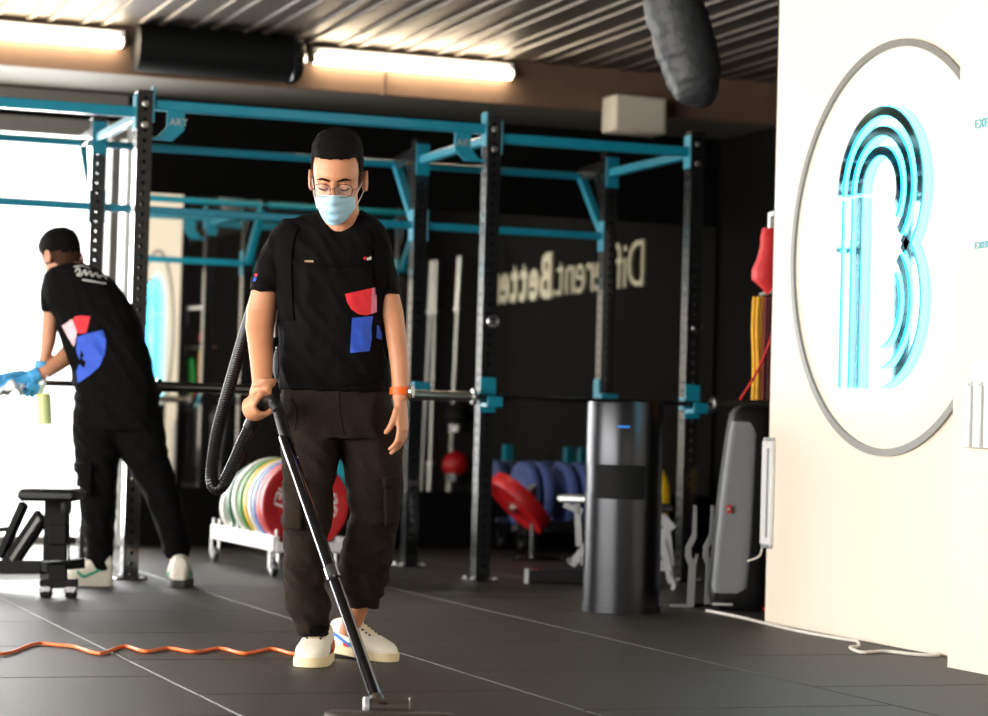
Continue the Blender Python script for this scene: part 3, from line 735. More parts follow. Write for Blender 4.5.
# long white box on the end of the sign wall
q0 = PX(772, 545, 4.44); q1 = PX(774, 441, 4.44)
bxn = thing('wall_channel_box', 'narrow white plastic box fixed to the far edge of the sign wall', 'box', (4.43, 8.78, q0.z))
B().bb((4.422, 8.73, q0.z), (4.4395, 8.82, q1.z), .004).out('cover', 'white_paint', bxn)
B().bb((4.418, 8.75, q0.z+.03), (4.422, 8.765, q1.z-.03)).out('cover_ridge', 'silver_paint', bxn, smooth=False)
for z in (q0.z-.006, q1.z+.006): B().bb((4.424, 8.735, z-.008), (4.438, 8.815, z+.008), .003).out('end_cap', 'silver_paint', bxn)
B().tube(spline([(4.43, 8.81, q0.z-.01), (4.42, 8.815, q0.z-.05), (4.37, 8.82, q0.z-.07)], 5), .004, 6).out('loose_wire', 'white_cord', bxn)
# white cable on the floor
cz_ = .006
pts = [G(x, y) for x, y in ((708, 612), (722, 614), (742, 619), (762, 624), (800, 633), (845, 641), (857, 643), (858, 648), (850, 649), (862, 654), (885, 653), (915, 656), (938, 657), (944, 654))]
for p in pts: p.z = cz_; p.x = min(p.x, 4.425)
b = B(); b.tube(spline(pts, 6), .006, 8); tag(base_origin(b.out('white_cable', 'white_cord')), 'thin white cable running along the foot of the white wall', 'cable')

# deadlift bar jack: two silver hooked bars on a flat foot
j0 = G(690, 607); D = LV(j0).y
jk = thing('bar_jack', 'silver bar jack with two hooked uprights beside the steel bin', 'bar jack', j0)
def hook(dx, dD):
    b = B(); P = lambda x, y: PD(x+dx, y, D+dD)
    poly = [(694, 505), (697, 506), (696.5, 538), (691, 549), (691.5, 557), (694, 560), (697, 554), (698, 556), (696, 566), (694, 607), (687, 607), (689, 566), (685.5, 557), (686, 547), (692.5, 534)]
    return b.prism([P(*p) for p in poly], FH*.016)
hook(0, 0).out('hooked_upright', 'silver_paint', jk, smooth=False); hook(17.5, .10).out('hooked_upright', 'silver_paint', jk, smooth=False)
B().bar(PD(670, 606, D), PD(692, 606, D), .03, .014).out('foot_bar', 'silver_paint', jk, smooth=False)
B().bar(PD(690, 606, D+.02), PD(708, 606, D+.12), .06, .02).out('base_bar', 'black_steel', jk, smooth=False)
for dx, dD in ((0, 0), (17.5, .1)): B().tube([PD(695.5+dx, 509, D+dD-.003), PD(695.5+dx, 509, D+dD+.02)], .006, 8).out('pin', 'black_steel', jk)

# adjustable bench behind the bin
D = LV(G(545, 583)).y
b0 = PD(610, 583, D); b0.z = 0
bh_ = thing('adjustable_bench', 'silver and black adjustable bench half hidden by the steel bin', 'bench', b0)
zf = .035
a = G(527, 583); e = G(640, 585)
B().bar(a+V((0, 0, zf)), e+V((0, 0, zf)), .07, .065, bev=.004).out('rear_foot', 'black_steel', bh_, smooth=False)
B().box(a+V((0, 0, zf))-RV*.004, (.02, .074, .07), Matrix.Rotation(-YAW, 3, 'Z')).out('foot_cap', 'silver_paint', bh_, smooth=False)
B().bar(PD(562, 498, D), PD(600, 499, D-.05), .22, .035, bev=.01).out('back_pad', 'silver_paint', bh_)
B().bar(PD(577, 503, D), PD(579, 546, D), .03, .03).out('support_post', 'silver_paint', bh_, smooth=False)
B().bar(PD(571, 565, D), PD(600, 530, D), .03, .04).out('angle_strut', 'silver_paint', bh_, smooth=False)
B().bar(PD(564, 504, D), PD(582, 512, D), .03, .03).out('pad_bracket', 'silver_paint', bh_, smooth=False)
B().tube([PD(569, 560, D-.02), PD(569, 560, D+.04)], .012, 8).out('pivot_bolt', 'black_steel', bh_)
B().bar(PD(640, 508, D-.2), PD(673, 508, D-.2), .2, .04, bev=.01).out('seat_pad', 'leather_black', bh_)
B().bar(PD(660, 516, D-.2), PD(672, 530, D-.2), .04, .05).out('seat_bracket', 'silver_paint', bh_, smooth=False)
B().bar(PD(665, 528, D-.2), PD(669, 566, D-.2), .03, .05).out('seat_post', 'silver_paint', bh_, smooth=False)
B().bar(PD(661, 540, D-.22), PD(672, 583, D-.22), .02, .035).out('front_strut', 'silver_paint', bh_, smooth=False)
B().tube(spline([PD(668, 572, D-.24), PD(674, 583, D-.24), PD(672, 592, D-.24), PD(666, 600, D-.24)], 5), .012, 8).out('front_leg', 'silver_paint', bh_)
B().bar(PD(582, 560, D), PD(668, 566, D-.2), .05, .05).out('spine', 'black_steel', bh_, smooth=False)

# bench at the far left, against the window
D = LV(G(58, 597)).y
f0 = G(58, 597)
bl_ = thing('incline_bench', 'black incline bench in silhouette against the window at far left', 'bench', f0)
z0 = lambda p: V((p.x, p.y, .0))
B().bar(PD(24, 494, D-.12), PD(81, 495, D-.12), .30, .05, bev=.015).out('seat_pad', 'leather_black', bl_)
B().bar(PD(57, 498, D), PD(55, 560, D), .07, .09).out('seat_post', 'black_matte', bl_, smooth=False)
B().bar(PD(50, 534, D-.01), PD(68, 534, D-.01), .09, .085, bev=.004).out('adjust_box', 'black_matte', bl_, smooth=False)
B().tube([PD(67, 540, D-.03), PD(75, 540, D-.03)], .013, 8).out('adjust_knob', 'black_matte', bl_)
B().bar(PD(44, 567, D), PD(82, 563, D+.1), .06, .04).out('cross_rail', 'black_matte', bl_, smooth=False)
B().bar(PD(58, 565, D), PD(58, 584, D), .06, .07).out('lower_post', 'black_matte', bl_, smooth=False)
B().bar(PD(41, 584, D), PD(77, 583, D), .07, .035, bev=.003).out('front_foot', 'black_matte', bl_, smooth=False)
for x in (46, 71):
    B().box(PD(x, 589, D-.01), (.05, .05, .035), Matrix.Rotation(-YAW, 3, 'Z'), .006).out('foot_bracket', 'chrome', bl_)
    c = G(x, 597); B().box(c+V((0, 0, .012)), (.045, .05, .024), Matrix.Rotation(-YAW, 3, 'Z'), .005).out('rubber_foot', 'black_matte', bl_)
B().bar(PD(1, 556, D+.25), PD(24, 504, D+.15), .03, .035).out('back_strut', 'black_matte', bl_, smooth=False)
B().bar(PD(8, 566, D+.2), PD(42, 516, D+.1), .03, .07).out('diagonal_strut', 'black_matte', bl_, smooth=False)
B().bar(PD(12, 560, D+.16), PD(40, 518, D+.06), .015, .02).out('silver_rail', 'steel_bar', bl_, smooth=False)
B().bar(PD(-30, 567, D+.35), PD(46, 567, D+.08), .07, .055).out('base_beam', 'black_matte', bl_, smooth=False)
B().bar(PD(-40, 577, D+.4), PD(44, 576, D+.1), .05, .03).out('floor_rail', 'silver_paint', bl_, smooth=False)
B().bar(PD(-30, 533, D+.35), PD(8, 529, D+.3), .05, .02).out('rear_pad_frame', 'black_matte', bl_, smooth=False)
b = B(); p = PD(66, 500, D-.02)
b.lathe([(0, 0), (.022, 0), (.026, -.02), (.024, -.05), (.012, -.068), (0, -.07)], p, (0, 0, 1), 14); b.out('roller_end', 'leather_black', bl_)
B().tube([PD(69, 515, D-.02), PD(69, 562, D-.02)], .004, 6).out('pull_rod', 'black_matte', bl_)
# ================================================================== PEOPLE
def lring(c, hw, hd, n=26, e=2.3, fd=0., tilt=0.):
    out = []
    for k in range(n):
        a = 2*pi*k/n; ca, sa = math.cos(a), math.sin(a)
        out.append(V(c)+V((hw*math.copysign(abs(ca)**(2/e), ca), hd*math.copysign(abs(sa)**(2/e), sa), -fd*max(0., -sa)**1.4+tilt*ca)))
    return out
class Fig:
    """a standing figure; geometry in level-camera axes relative to the root"""
    def __init__(s, name, label, px, py, D):
        l = LV(G(px, py)); l.y = D; l.z = 0
        s.l = l; s.root = thing(name, label, 'person', WL(l), -YAW)
    def P(s, px, py, D): return LD(px, py, D)-s.l
    def rows(s, t, e=2.3, grow=0.):
        out = []
        for r in t:
            py, xl, xr, D, hd = r[:5]; fd = r[5] if len(r) > 5 else 0.
            out.append(lring(s.P((xl+xr)/2, py, D), (xr-xl)/2/FPX*D+grow, hd+grow, 26, e, fd))
        return out
    def out(s, b, name, m, parent=None, **k): return b.out(name, m, parent or s.root, local=True, **k)
    def cast(s, bvh, px, py, off):
        o = V((0, 0, CH))-s.l; d = (LD(px, py, 1.0)-V((0, 0, CH))).normalized()
        h, nrm, i, dist = bvh.ray_cast(o, d)
        return None if h is None else h-d*off
    def decal(s, bvh, poly, name, m, parent, off=.003, step=2.5, label=None):
        xs = [p[0] for p in poly]; ys = [p[1] for p in poly]; n = len(poly)
        def inside(x, y):
            c = False
            for i in range(n):
                x1, y1 = poly[i]; x2, y2 = poly[i-1]
                if (y1 > y) != (y2 > y) and x < (x2-x1)*(y-y1)/(y2-y1)+x1: c = not c
            return c
        bd = []
        for i in range(n):
            a, b = V(poly[i]), V(poly[(i+1) % n]); k = max(1, int((b-a).length/step))
            bd += [a+(b-a)*j/k for j in range(k)]
        pts = list(bd); x = min(xs)
        while x < max(xs):
            y = min(ys)
            while y < max(ys):
                if inside(x, y) and min((V((x, y))-q).length for q in bd) > step*.45: pts.append(V((x, y)))
                y += step
            x += step
        m_ = len(bd)
        vs, es, fs = delaunay_2d_cdt(pts, [(i, (i+1) % m_) for i in range(m_)], [list(range(m_))], 1, 1e-5)[:3]
        P3 = [s.cast(bvh, v.x, v.y, off) for v in vs]
        bm = bmesh.new(); mp = {i: bm.verts.new(p) for i, p in enumerate(P3) if p is not None}
        for f in fs:
            if all(i in mp for i in f):
                try: bm.faces.new([mp[i] for i in f])
                except ValueError: pass
        me = bpy.data.meshes.new(name); bm.to_mesh(me); bm.free()
        o = link(name, me, m, parent, local=True, label=label)
        return o
    def ribbon(s, bvh, path, wpx, name, m, parent, off=.006, th=.006):
        pts = [V((p.x, p.y)) for p in spline([(x, y, 0) for x, y in path], 6)]
        b = B(); rings = []
        for i, p in enumerate(pts):
            t = (pts[min(i+1, len(pts)-1)]-pts[max(i-1, 0)]).normalized(); nn = V((-t.y, t.x))
            row = [s.cast(bvh, *(p+nn*wpx*f), off) for f in (-.5, -.25, 0, .25, .5)]
            if any(r is None for r in row): continue
            rings.append(row+[r+V((0, th, 0)) for r in row[::-1]])
        b.loft(rings); return s.out(b, name, m, parent)

def wrinkle(me, amp, f, sq=(1, 1, 2.2), seed=0., fine=.35, zfun=None):
    me.update(); ns_ = [v.normal.copy() for v in me.vertices]; off = V((seed, seed*1.7, seed*.6))
    for v, nn in zip(me.vertices, ns_):
        c = v.co; q = V((c.x*sq[0]*f, c.y*sq[1]*f, c.z*sq[2]*f))+off
        # bend the fold direction so creases run diagonally
        q += V((0, 0, c.x*f*.9))
        d = (1-2*abs(noise.noise(q)))*.6+noise.noise(q*2.3)*fine-.2
        a = amp*(zfun(c.z) if zfun else 1)
        v.co = c+nn*d*a
    me.update()
def bvh_of(me):
    return BVHTree.FromPolygons([v.co.copy() for v in me.vertices], [tuple(p.vertices) for p in me.polygons])

# ---- head
HP = [(-.122, .022, -.074, -.030), (-.112, .036, -.088, -.012), (-.095, .050, -.096, .01), (-.07, .060, -.098, .04), (-.04, .067, -.098, .072), (0, .074, -.091, .094), (.03, .077, -.097, .101), (.06, .077, -.094, .101), (.085, .071, -.080, .090), (.105, .056, -.058, .068), (.118, .034, -.032, .042), (.123, .012, -.01, .016)]
def hp(z):
    z = max(HP[0][0], min(HP[-1][0], z))
    for a, b in zip(HP, HP[1:]):
        if z <= b[0]:
            f = (z-a[0])/(b[0]-a[0]); return [a[i]*(1-f)+b[i]*f for i in (1, 2, 3)]
def hpt(z, a, off=0.):
    hw, fr, bk = hp(z); c = (fr+bk)/2; hd = (bk-fr)/2; ca, sa = math.cos(a), math.sin(a); e = 2.25
    return V(((hw+off)*math.copysign(abs(ca)**(2/e), ca), c+(hd+off)*math.copysign(abs(sa)**(2/e), sa), z))
def add_head(b, M):
    rings = []
    for i in range(27):
        z = HP[0][0]+(HP[-1][0]-HP[0][0])*i/26; rg_ = []
        for k in range(32):
            p = hpt(z, 2*pi*k/32)
            if p.y < -.03:
                for sx in (-1, 1):     # eye sockets
                    d = ((p.x-sx*.034)/.022)**2+((z+.002)/.014)**2
                    p.y += .009*math.exp(-d)
                p.y -= .004*math.exp(-((z-.022)/.01)**2)
            rg_.append(M @ p)
        rings.append(rg_)
    b.loft(rings)
    b.tube([M @ V(p) for p in ((0, -.088, .018), (0, -.100, 0), (0, -.112, -.022), (0, -.116, -.036), (0, -.098, -.044))], [.008, .0095, .012, .014, .010], 10)
    for sx in (-1, 1):
        b.ball(M @ V((sx*.014, -.098, -.038)), .010, 10, 8)
        b.ball(M @ V((sx*.034, -.084, -.004)), .0135, 12, 8)
        R = (M.to_3x3() @ Matrix.Rotation(sx*.35, 3, 'Z') @ Matrix.Rotation(-.18, 3, 'X'))
        b.ball(M @ V((sx*.085, .014, -.010)), (.009, .019, .031), 14, 10, R)
        b.tube([M @ (V((sx*.090, .018, -.010))+Matrix.Rotation(-.18, 3, 'X') @ V((sx*.002, .019*math.cos(t), .030*math.sin(t)))) for t in [-1.2+j*.38 for j in range(12)]], .0045, 8)
def hair_shell(M, top, zfront, zside, zback, name_seed=1., flat=.02, lo=.0015):
    b = B(); NA = 48; NV = 16; rings = []
    def zl(a):
        s_, c_ = math.sin(a), abs(math.cos(a))
        if s_ < 0:   # front half
            f = min(1., max(0., (c_-.90)/.08)); f = f*f*(3-2*f); return zfront*(1-f)+zside*f
        f = s_**1.2; return zside*(1-f)+zback*f
    for i in range(NV+1):
        v = i/NV; rg_ = []
        for k in range(NA):
            a = 2*pi*k/NA; z0 = zl(a)+.004*noise.noise(V((a*9, name_seed, 0))); z = z0+(HP[-1][0]-.003-z0)*(v**.85)
            h = max(0., min(1., (z-z0)/.022)); t = lo+(min(.007, top)-lo)*h+.3*max(0., top-.007)*max(0., min(1., (z-.055)/.06))
            p = hpt(z, a, t)
            p.z += top*1.1*max(0., (z-.03)/.09)
            p += V((noise.noise(p*90+V((name_seed, 0, 0))), noise.noise(p*90+V((0, name_seed, 7))), noise.noise(p*95)))*.0035*h
            rg_.append(M @ p)
        rings.append(rg_)
    b.loft(rings, cap=False)
    b.bm.faces.new([b.bm.verts[:][NV*NA+k] for k in range(NA)])
    return b
# ---- hands
def finger(b, p, d, n, L, r, bends):
    d = V(d).normalized(); n = V(n).normalized(); ax = d.cross(n).normalized(); pts = [V(p)-d*.012, V(p)]; rs = [r*1.05, r*1.05]
    for i, (f, bd) in enumerate(zip((.46, .30, .24), bends)):
        d = Matrix.Rotation(math.radians(bd), 3, ax) @ d
        q = pts[-1]+d*L*f; pts += [(pts[-1]+q)/2, q]; rs += [r*(1-.08*i), r*(1-.1*i)]
    b.tube(pts, rs, 10); b.ball(pts[-1], rs[-1]*1.0, 10, 8)
    for q, rr_ in zip(pts[1::2], rs[1::2]): b.ball(q, rr_*1.06, 10, 8)
def hand_open(b, wr, d, t, n, s=1., curl=(18, 26, 18), thumb=True):
    wr = V(wr); d = V(d).normalized(); t = V(t); t = (t-d*t.dot(d)).normalized(); n0 = V(n); n = d.cross(t)
    if n.dot(n0) < 0: n = -n
    rings = []
    for q, hw, hd in ((-.01, .027, .020), (.02, .033, .019), (.05, .040, .017), (.075, .042, .0145), (.095, .040, .011)):
        rings.append([wr+d*q*s+t*(hw*s*math.cos(a))+n*(hd*s*math.sin(a)) for a in [k*pi/10 for k in range(20)]])
    b.loft(rings)
    for o, L, q in ((.031, .074, .088), (.0105, .083, .093), (-.0105, .077, .090), (-.0305, .060, .082)):
        spread = (d+t*o*1.6).normalized()
        finger(b, wr+d*q*s+t*o*s, spread, n, L*s, .0086*s, curl)
    if thumb:
        finger(b, wr+d*.035*s+t*.032*s+n*.006*s, (d*.95+t*.30+n*.25), n-t*.6, .072*s, .0105*s, (8, 14, 18))

# ---- shoes
SH = [(0, .016, .060), (.012, .030, .095), (.05, .037, .104), (.09, .040, .106), (.13, .045, .090), (.17, .050, .072), (.21, .052, .060), (.245, .047, .050), (.265, .033, .040), (.277, .012, .030)]
def sp_(y):
    for a, b in zip(SH, SH[1:]):
        if y <= b[0]: f = (y-a[0])/(b[0]-a[0]); return a[1]*(1-f)+b[1]*f, a[2]*(1-f)+b[2]*f
    return SH[-1][1], SH[-1][2]
def sx_(y, z):
    hw, zt = sp_(y); zc = (zt+.010)/2; zh = (zt-.010)/2; t = min(.999, abs((z-zc)/zh)); return hw*(1-t**2.6)**(1/2.6)
def st_(x, y):
    hw, zt = sp_(y); zc = (zt+.010)/2; zh = (zt-.010)/2; return zc+zh*(1-min(.999, abs(x)/hw)**2.6)**(1/2.6)
def shoe(fig, M, name, label, sole_m, stripes, laces=True, s=1.):
    M = M @ Matrix.Diagonal((s, s, s, 1)); ys = [i*.277/24 for i in range(25)]
    b = B(); rings = []
    for y in ys:
        hw, zt = sp_(y); zc = (zt+.010)/2; zh = (zt-.010)/2
        rings.append([M @ V((hw*math.copysign(abs(math.cos(a))**(2/2.6), math.cos(a)), y, zc+zh*math.copysign(abs(math.sin(a))**(2/2.6), math.sin(a)))) for a in [k*2*pi/24 for k in range(24)]])
    b.loft(rings); sh_ = fig.out(b, name, 'shoe_white', label=label)
    b = B(); rings = []
    for y in ys:
        hw = sp_(y)[0]+.0035; yy_ = y+(-.004 if y < .01 else .004 if y > .265 else 0)
        rings.append([M @ V(p) for p in ((-hw, yy_, 0), (hw, yy_, 0), (hw+.001, yy_, .012), (hw-.001, yy_, .024), (-hw+.001, yy_, .024), (-hw-.001, yy_, .012))])
    b.loft(rings); fig.out(b, 'sole', sole_m, sh_)
    if laces:
        for i in range(6):
            y = .105+i*.016; b = B(); hw, zt = sp_(y); w_ = .017
            b.tube([M @ V((x, y+.004*(1 if x > 0 else -1), st_(x, y)+.0015)) for x in (-w_, -w_*.5, 0, w_*.5, w_)], .0034*s, 6); fig.out(b, 'lace', 'sole_cream', sh_)
            for sg in (-1, 1):
                b = B(); x = sg*(w_+.004); b.ball(M @ V((x, y, st_(x, y))), .0042*s, 8, 6); fig.out(b, 'eyelet', 'eyelet_black', sh_)
        b = B(); b.box(M @ V((0, .100, .106)), (.022*s, .020*s, .004), M.to_3x3().normalized()); fig.out(b, 'tongue_tab', 'stripe_blue', sh_)
    for m, pts, wd in stripes:
        for sg in (-1, 1):
            b = B(); rings = []
            P = spline([(p[0], p[1], 0) for p in pts], 6)
            for i, p in enumerate(P):
                t = (P[min(i+1, len(P)-1)]-P[max(i-1, 0)]).normalized(); nn = V((-t.y, t.x))*wd/2
                row = []
                for f in (-1, 0, 1):
                    y, z = p.x+nn.x*f, p.y+nn.y*f
                    row.append((sx_(max(0.002, y), z), y, z))
                rings.append([M @ V((sg*(x+.0012), y, z)) for x, y, z in row]+[M @ V((sg*(x-.002), y, z)) for x, y, z in row[::-1]])
            b.loft(rings); fig.out(b, 'side_stripe', m, sh_)
    return sh_

# ------------------------------------------------------------------ masked man with the vacuum
DM = 7.5
m1 = Fig('person', 'man in black t-shirt, blue face mask and glasses pushing a vacuum wand', 330, 668, DM)
HM = Matrix.Translation(m1.P(337.5, 179, 7.44)) @ Matrix.Rotation(-.05, 4, 'Z') @ Matrix.Rotation(.34, 4, 'X') @ Matrix.Diagonal((.96, 1.02, 1.04, 1))
torso = [(210, 321, 360, 7.50, .064, .070), (212, 313, 366, 7.50, .086, .076), (217, 297, 374, 7.51, .100, .070), (226, 282, 383, 7.51, .108, .050), (243, 273, 386, 7.5, .118, .02), (262, 272, 387, 7.5, .125), (285, 275, 386, 7.5, .127), (315, 278, 385, 7.5, .125), (345, 280, 386, 7.5, .123), (372, 280, 389, 7.5, .130), (391, 279.5, 391, 7.5, .138)]
slv_l = [(220, 284, 310, 7.51, .055), (230, 274, 306, 7.51, .065), (243, 266, 299, 7.51, .067), (264, 257, 291, 7.5, .066), (291, 249, 284, 7.49, .062)]
slv_r = [(217, 356, 374, 7.51, .055), (227, 360, 384, 7.51, .065), (243, 366, 391, 7.51, .067), (266, 371, 395, 7.51, .064), (294, 375, 400.5, 7.5, .060)]
arm_l = [(236, 280, 300, 7.51, .04), (262, 263, 284, 7.50, .046), (289, 252, 280, 7.50, .050), (310, 246.5, 277, 7.49, .047), (328, 245.5, 274, 7.46, .045), (345, 248, 273, 7.42, .043), (362, 250, 273, 7.38, .038), (376, 251.5, 272.5, 7.35, .034), (386, 252.5, 270.5, 7.33, .030)]
arm_r = [(236, 367, 382, 7.51, .04), (262, 375, 390, 7.51, .046), (292, 380, 399, 7.50, .048), (312, 381, 403.5, 7.49, .046), (332, 385, 406, 7.47, .045), (350, 388, 408, 7.45, .041), (368, 390.5, 409, 7.43, .035), (384, 392, 408.5, 7.42, .028), (399, 392.5, 408, 7.41, .026)]
pelvis = [(384, 282, 389, 7.5, .122), (400, 281, 392, 7.51, .128), (422, 280, 397, 7.52, .135), (438, 281, 400, 7.52, .125)]
leg_l = [(415, 282, 341, 7.51, .11), (440, 281, 342, 7.50, .108), (470, 283, 336, 7.49, .1), (495, 284, 333.5, 7.47, .096), (520, 283, 331, 7.47, .09), (545, 284, 328, 7.49, .082), (570, 285, 325, 7.525, .078), (592, 286, 325, 7.55, .076), (607, 286.5, 330, 7.565, .074), (615, 290, 329, 7.57, .064), (622, 296, 327.5, 7.575, .055), (634, 299, 327, 7.58, .050)]
leg_r = [(415, 338, 397, 7.53, .11), (440, 340, 401, 7.53, .108), (470, 345, 403, 7.54, .1), (495, 347.5, 402, 7.56, .096), (520, 349, 398, 7.59, .09), (545, 344, 393, 7.64, .083), (570, 339, 390, 7.70, .078), (590, 342, 385, 7.74, .074), (600, 347, 380, 7.76, .066), (607, 351, 377, 7.77, .055)]
# skin: one continuous body
b = B(); add_head(b, HM)
b.tube([m1.P(339, 196, 7.46), m1.P(340, 212, 7.485), m1.P(341, 226, 7.490), m1.P(341, 242, 7.487)], [.058, .060, .063, .055], 20)
b.loft(m1.rows(torso[1:], 2.3, -.016)); b.loft(m1.rows(pelvis[:3], 2.3, -.02))
b.loft(m1.rows(arm_l)); b.loft(m1.rows(arm_r)); b.loft(m1.rows(leg_l, 2.3, -.02)); b.loft(m1.rows(leg_r, 2.3, -.014))
b.tube([m1.P(314, 620, 7.575), m1.P(314, 640, 7.585), m1.P(314, 650, 7.59)], [.036, .034, .036], 14)
b.tube([m1.P(363, 595, 7.76), m1.P(352, 622, 7.79), m1.P(349, 634, 7.80)], [.036, .034, .036], 14)
# his left hand hangs relaxed
hand_open(b, m1.P(400, 401, 7.41), (.13, -.05, -1), (-.30, -.95, 0), (-.9, .3, 0), .98, (14, 24, 20))
# his right hand closes round the handle
hA = m1.P(247, 414, 7.43); hB = m1.P(272, 400, 7.27); hax = (hB-hA).normalized()
wr = m1.P(263.5, 385, 7.335)
mid = hA+(hB-hA)*.55; up = V((0, .15, 1)); up = (up-hax*up.dot(hax)).normalized(); cm = hax.cross(up)
if cm.y > 0: cm = -cm
rings = []
for q, hw, hd in ((-.5, .034, .030), (0, .037, .032), (.35, .041, .031), (.7, .044, .028), (1.0, .043, .021)):
    c = wr.lerp(mid+up*.026+cm*.012, q); hx = V((1, 0, 0)).lerp(hax, max(0, min(1, q*1.5))).normalized(); hy_ = V((0, -1, 0)).lerp(cm*.9-up*.2, max(0, min(1, q*1.5))).normalized()
    rings.append([c+hx*hw*math.cos(a)+hy_*hd*math.sin(a) for a in [k*pi/10 for k in range(20)]])
b.loft(rings)
for i, o in enumerate((.033, .0112, -.0112, -.033)):
    q = mid+hax*o; r = (.0090, .0094, .0090, .0080)[i]
    ps = [q+up*.030+cm*.010, q+up*.022+cm*.034, q-up*.004+cm*.040, q-up*.028+cm*.026, q-up*.031-cm*.004, q-up*.018-cm*.020]
    b.tube(spline(ps, 3), r, 10); b.ball(ps[0], r*1.18, 10, 8); b.ball(ps[2], r*1.08, 10, 8); b.ball(ps[-1], r, 10, 8)
ps = [wr+hax*.024-up*.008, mid+hax*.040+up*.030-cm*.004, mid+hax*.046+up*.020+cm*.022, mid+hax*.040-up*.004+cm*.036]
b.tube(spline(ps, 4), [.0145]*5+[.0125]*4+[.0105]*4, 10); b.ball(ps[-1], .0105, 10, 8); b.ball(ps[1], .0145, 10, 8)
me = remesh(b.mesh(), .0038, 1)
body1 = link('body', me, 'skin', m1.root, local=True)
# t-shirt
b = B(); b.loft(m1.rows(torso)); b.loft(m1.rows(slv_l)); b.loft(m1.rows(slv_r))
me = remesh(b.mesh(), .006, 3); wrinkle(me, .011, 11, (1, 1, 1.2), 3.1, .3)
shirt1 = link('t_shirt', me, 'shirt_black', m1.root, local=True); SB = bvh_of(me)
b = B(); col_r = m1.rows([(211, 318.5, 362, 7.50, .072, .076)])[0]; b.tube([p+V((0, 0, .001)) for p in col_r], .0048, 8, closed=True); m1.out(b, 'collar', 'shirt_black', shirt1)
m1.decal(SB, [(345, 294), (372, 288), (371, 314), (366, 315.5), (358, 314), (351, 309), (347, 302)], 'red_print', 'print_red', shirt1)
m1.decal(SB, [(372, 288), (376.5, 287), (377, 312), (371, 314)], 'pink_print', 'print_pink', shirt1)
m1.decal(SB, [(352, 318), (373, 316), (371.5, 328), (372, 338), (369.5, 351), (350, 353)], 'blue_print', 'print_blue', shirt1)
m1.decal(SB, [(377, 325), (379, 325.5), (382, 334), (382, 340), (376.5, 338)], 'blue_print', 'print_blue', shirt1)
m1.decal(SB, [(304.5, 260.2), (313.5, 260.2), (313.5, 262.4), (304.5, 262.4)], 'gold_tag', 'print_gold', shirt1)
m1.decal(SB, [(363.4, 257), (366.4, 256.4), (366.4, 259.4), (363.6, 260)], 'chest_logo', 'print_red', shirt1, step=1.2)
m1.decal(SB, [(366.8, 258), (371.2, 256.2), (371.4, 259.6), (366.8, 260.4)], 'chest_logo', 'print_white', shirt1, step=1.2)
m1.decal(SB, [(254.5, 274), (257.4, 273.4), (257.2, 276.4), (254.6, 276.6)], 'sleeve_badge', 'print_red', shirt1, step=1.2)
m1.decal(SB, [(253.4, 277.4), (256.8, 276.8), (255.8, 281), (252.8, 281.6)], 'sleeve_badge', 'print_blue', shirt1, step=1.2)
# trousers with cargo pockets
b = B(); b.loft(m1.rows(pelvis)); b.loft(m1.rows(leg_l)); b.loft(m1.rows(leg_r))
me = remesh(b.mesh(), .0065, 2)
wrinkle(me, .018, 10, (1, 1, 1.5), 21.7, .3, lambda z: .55+.9*max(0, (.62-z)))
tr1 = link('trousers', me, 'trouser_brown', m1.root, local=True); TB = bvh_of(me)
def pocket(fig, bvh, poly, parent, off=.012):
    o = fig.decal(bvh, poly, 'cargo_pocket', 'trouser_brown', parent, off, 3)
    md = o.modifiers.new('t', 'SOLIDIFY'); md.thickness = .014; md.offset = 0
pocket(m1, TB, [(284, 482), (301, 484), (302, 530), (286, 528)], tr1); pocket(m1, TB, [(384, 484), (399, 481), (397, 522), (385, 526)], tr1)
pocket(m1, TB, [(285, 476), (303, 478), (303, 488), (285, 486)], tr1, .018); pocket(m1, TB, [(383, 478), (400, 475), (400, 485), (383, 488)], tr1, .018)
for seam in ([(290, 398), (296, 412), (294, 430)], [(378, 398), (373, 412), (376, 432)], [(338, 392), (339, 412), (343, 434)]): m1.ribbon(TB, seam, 1.6, 'seam', 'trouser_brown', tr1, .004, .004)
b = B(); rings = []
for py, dx in ((623, 0), (625, .004), (627, 0), (629, .004), (631, 0), (633, .003), (635, 0)):
    c = m1.P(313, py, 7.575); rings.append([c+V(((.046+dx)*math.cos(a), (.053+dx)*math.sin(a), 0))*(1+.035*math.sin(a*14)) for a in [k*pi/24 for k in range(48)]])
b.loft(rings); m1.out(b, 'elastic_cuff', 'trouser_black', tr1)
# hair, brows, lashes, glasses, mask
hb = hair_shell(HM, .026, .068, .012, -.055, 2.); hr1 = m1.out(hb, 'hair', 'hair_black')
m1.out(hair_shell(HM, .004, .078, -.018, -.075, 4.), 'hair_fade', 'hair_fade', hr1)
for sx in (-1, 1):
    b = B(); P = [HM @ V((sx*x, y, z)) for x, y, z in ((.012, -.1015, .0155), (.026, -.102, .0205), (.040, -.0955, .0215), (.054, -.0795, .0155))]
    b.tube(spline(P, 4), [.0026]*4+[.0036]*6+[.0018]*3, 6); m1.out(b, 'eyebrow', 'hair_black')
    b = B(); P = [HM @ V((sx*x, y, z)) for x, y, z in ((.020, -.0965, -.007), (.028, -.099, -.0105), (.040, -.097, -.0105), (.049, -.089, -.007))]
    b.tube(spline(P, 4), .0019, 6); m1.out(b, 'eyelash', 'hair_black')
b = B(); gl = []
def glr(sx, t, k=1.): 
    ca, sa = math.cos(t), math.sin(t); return HM @ V((sx*.034+.0275*k*math.copysign(abs(ca)**.75, ca), -.125+.014*abs(sx*.034+.0275*ca)/.06, -.008+.0195*k*math.copysign(abs(sa)**.75, sa)))
fr_ = None
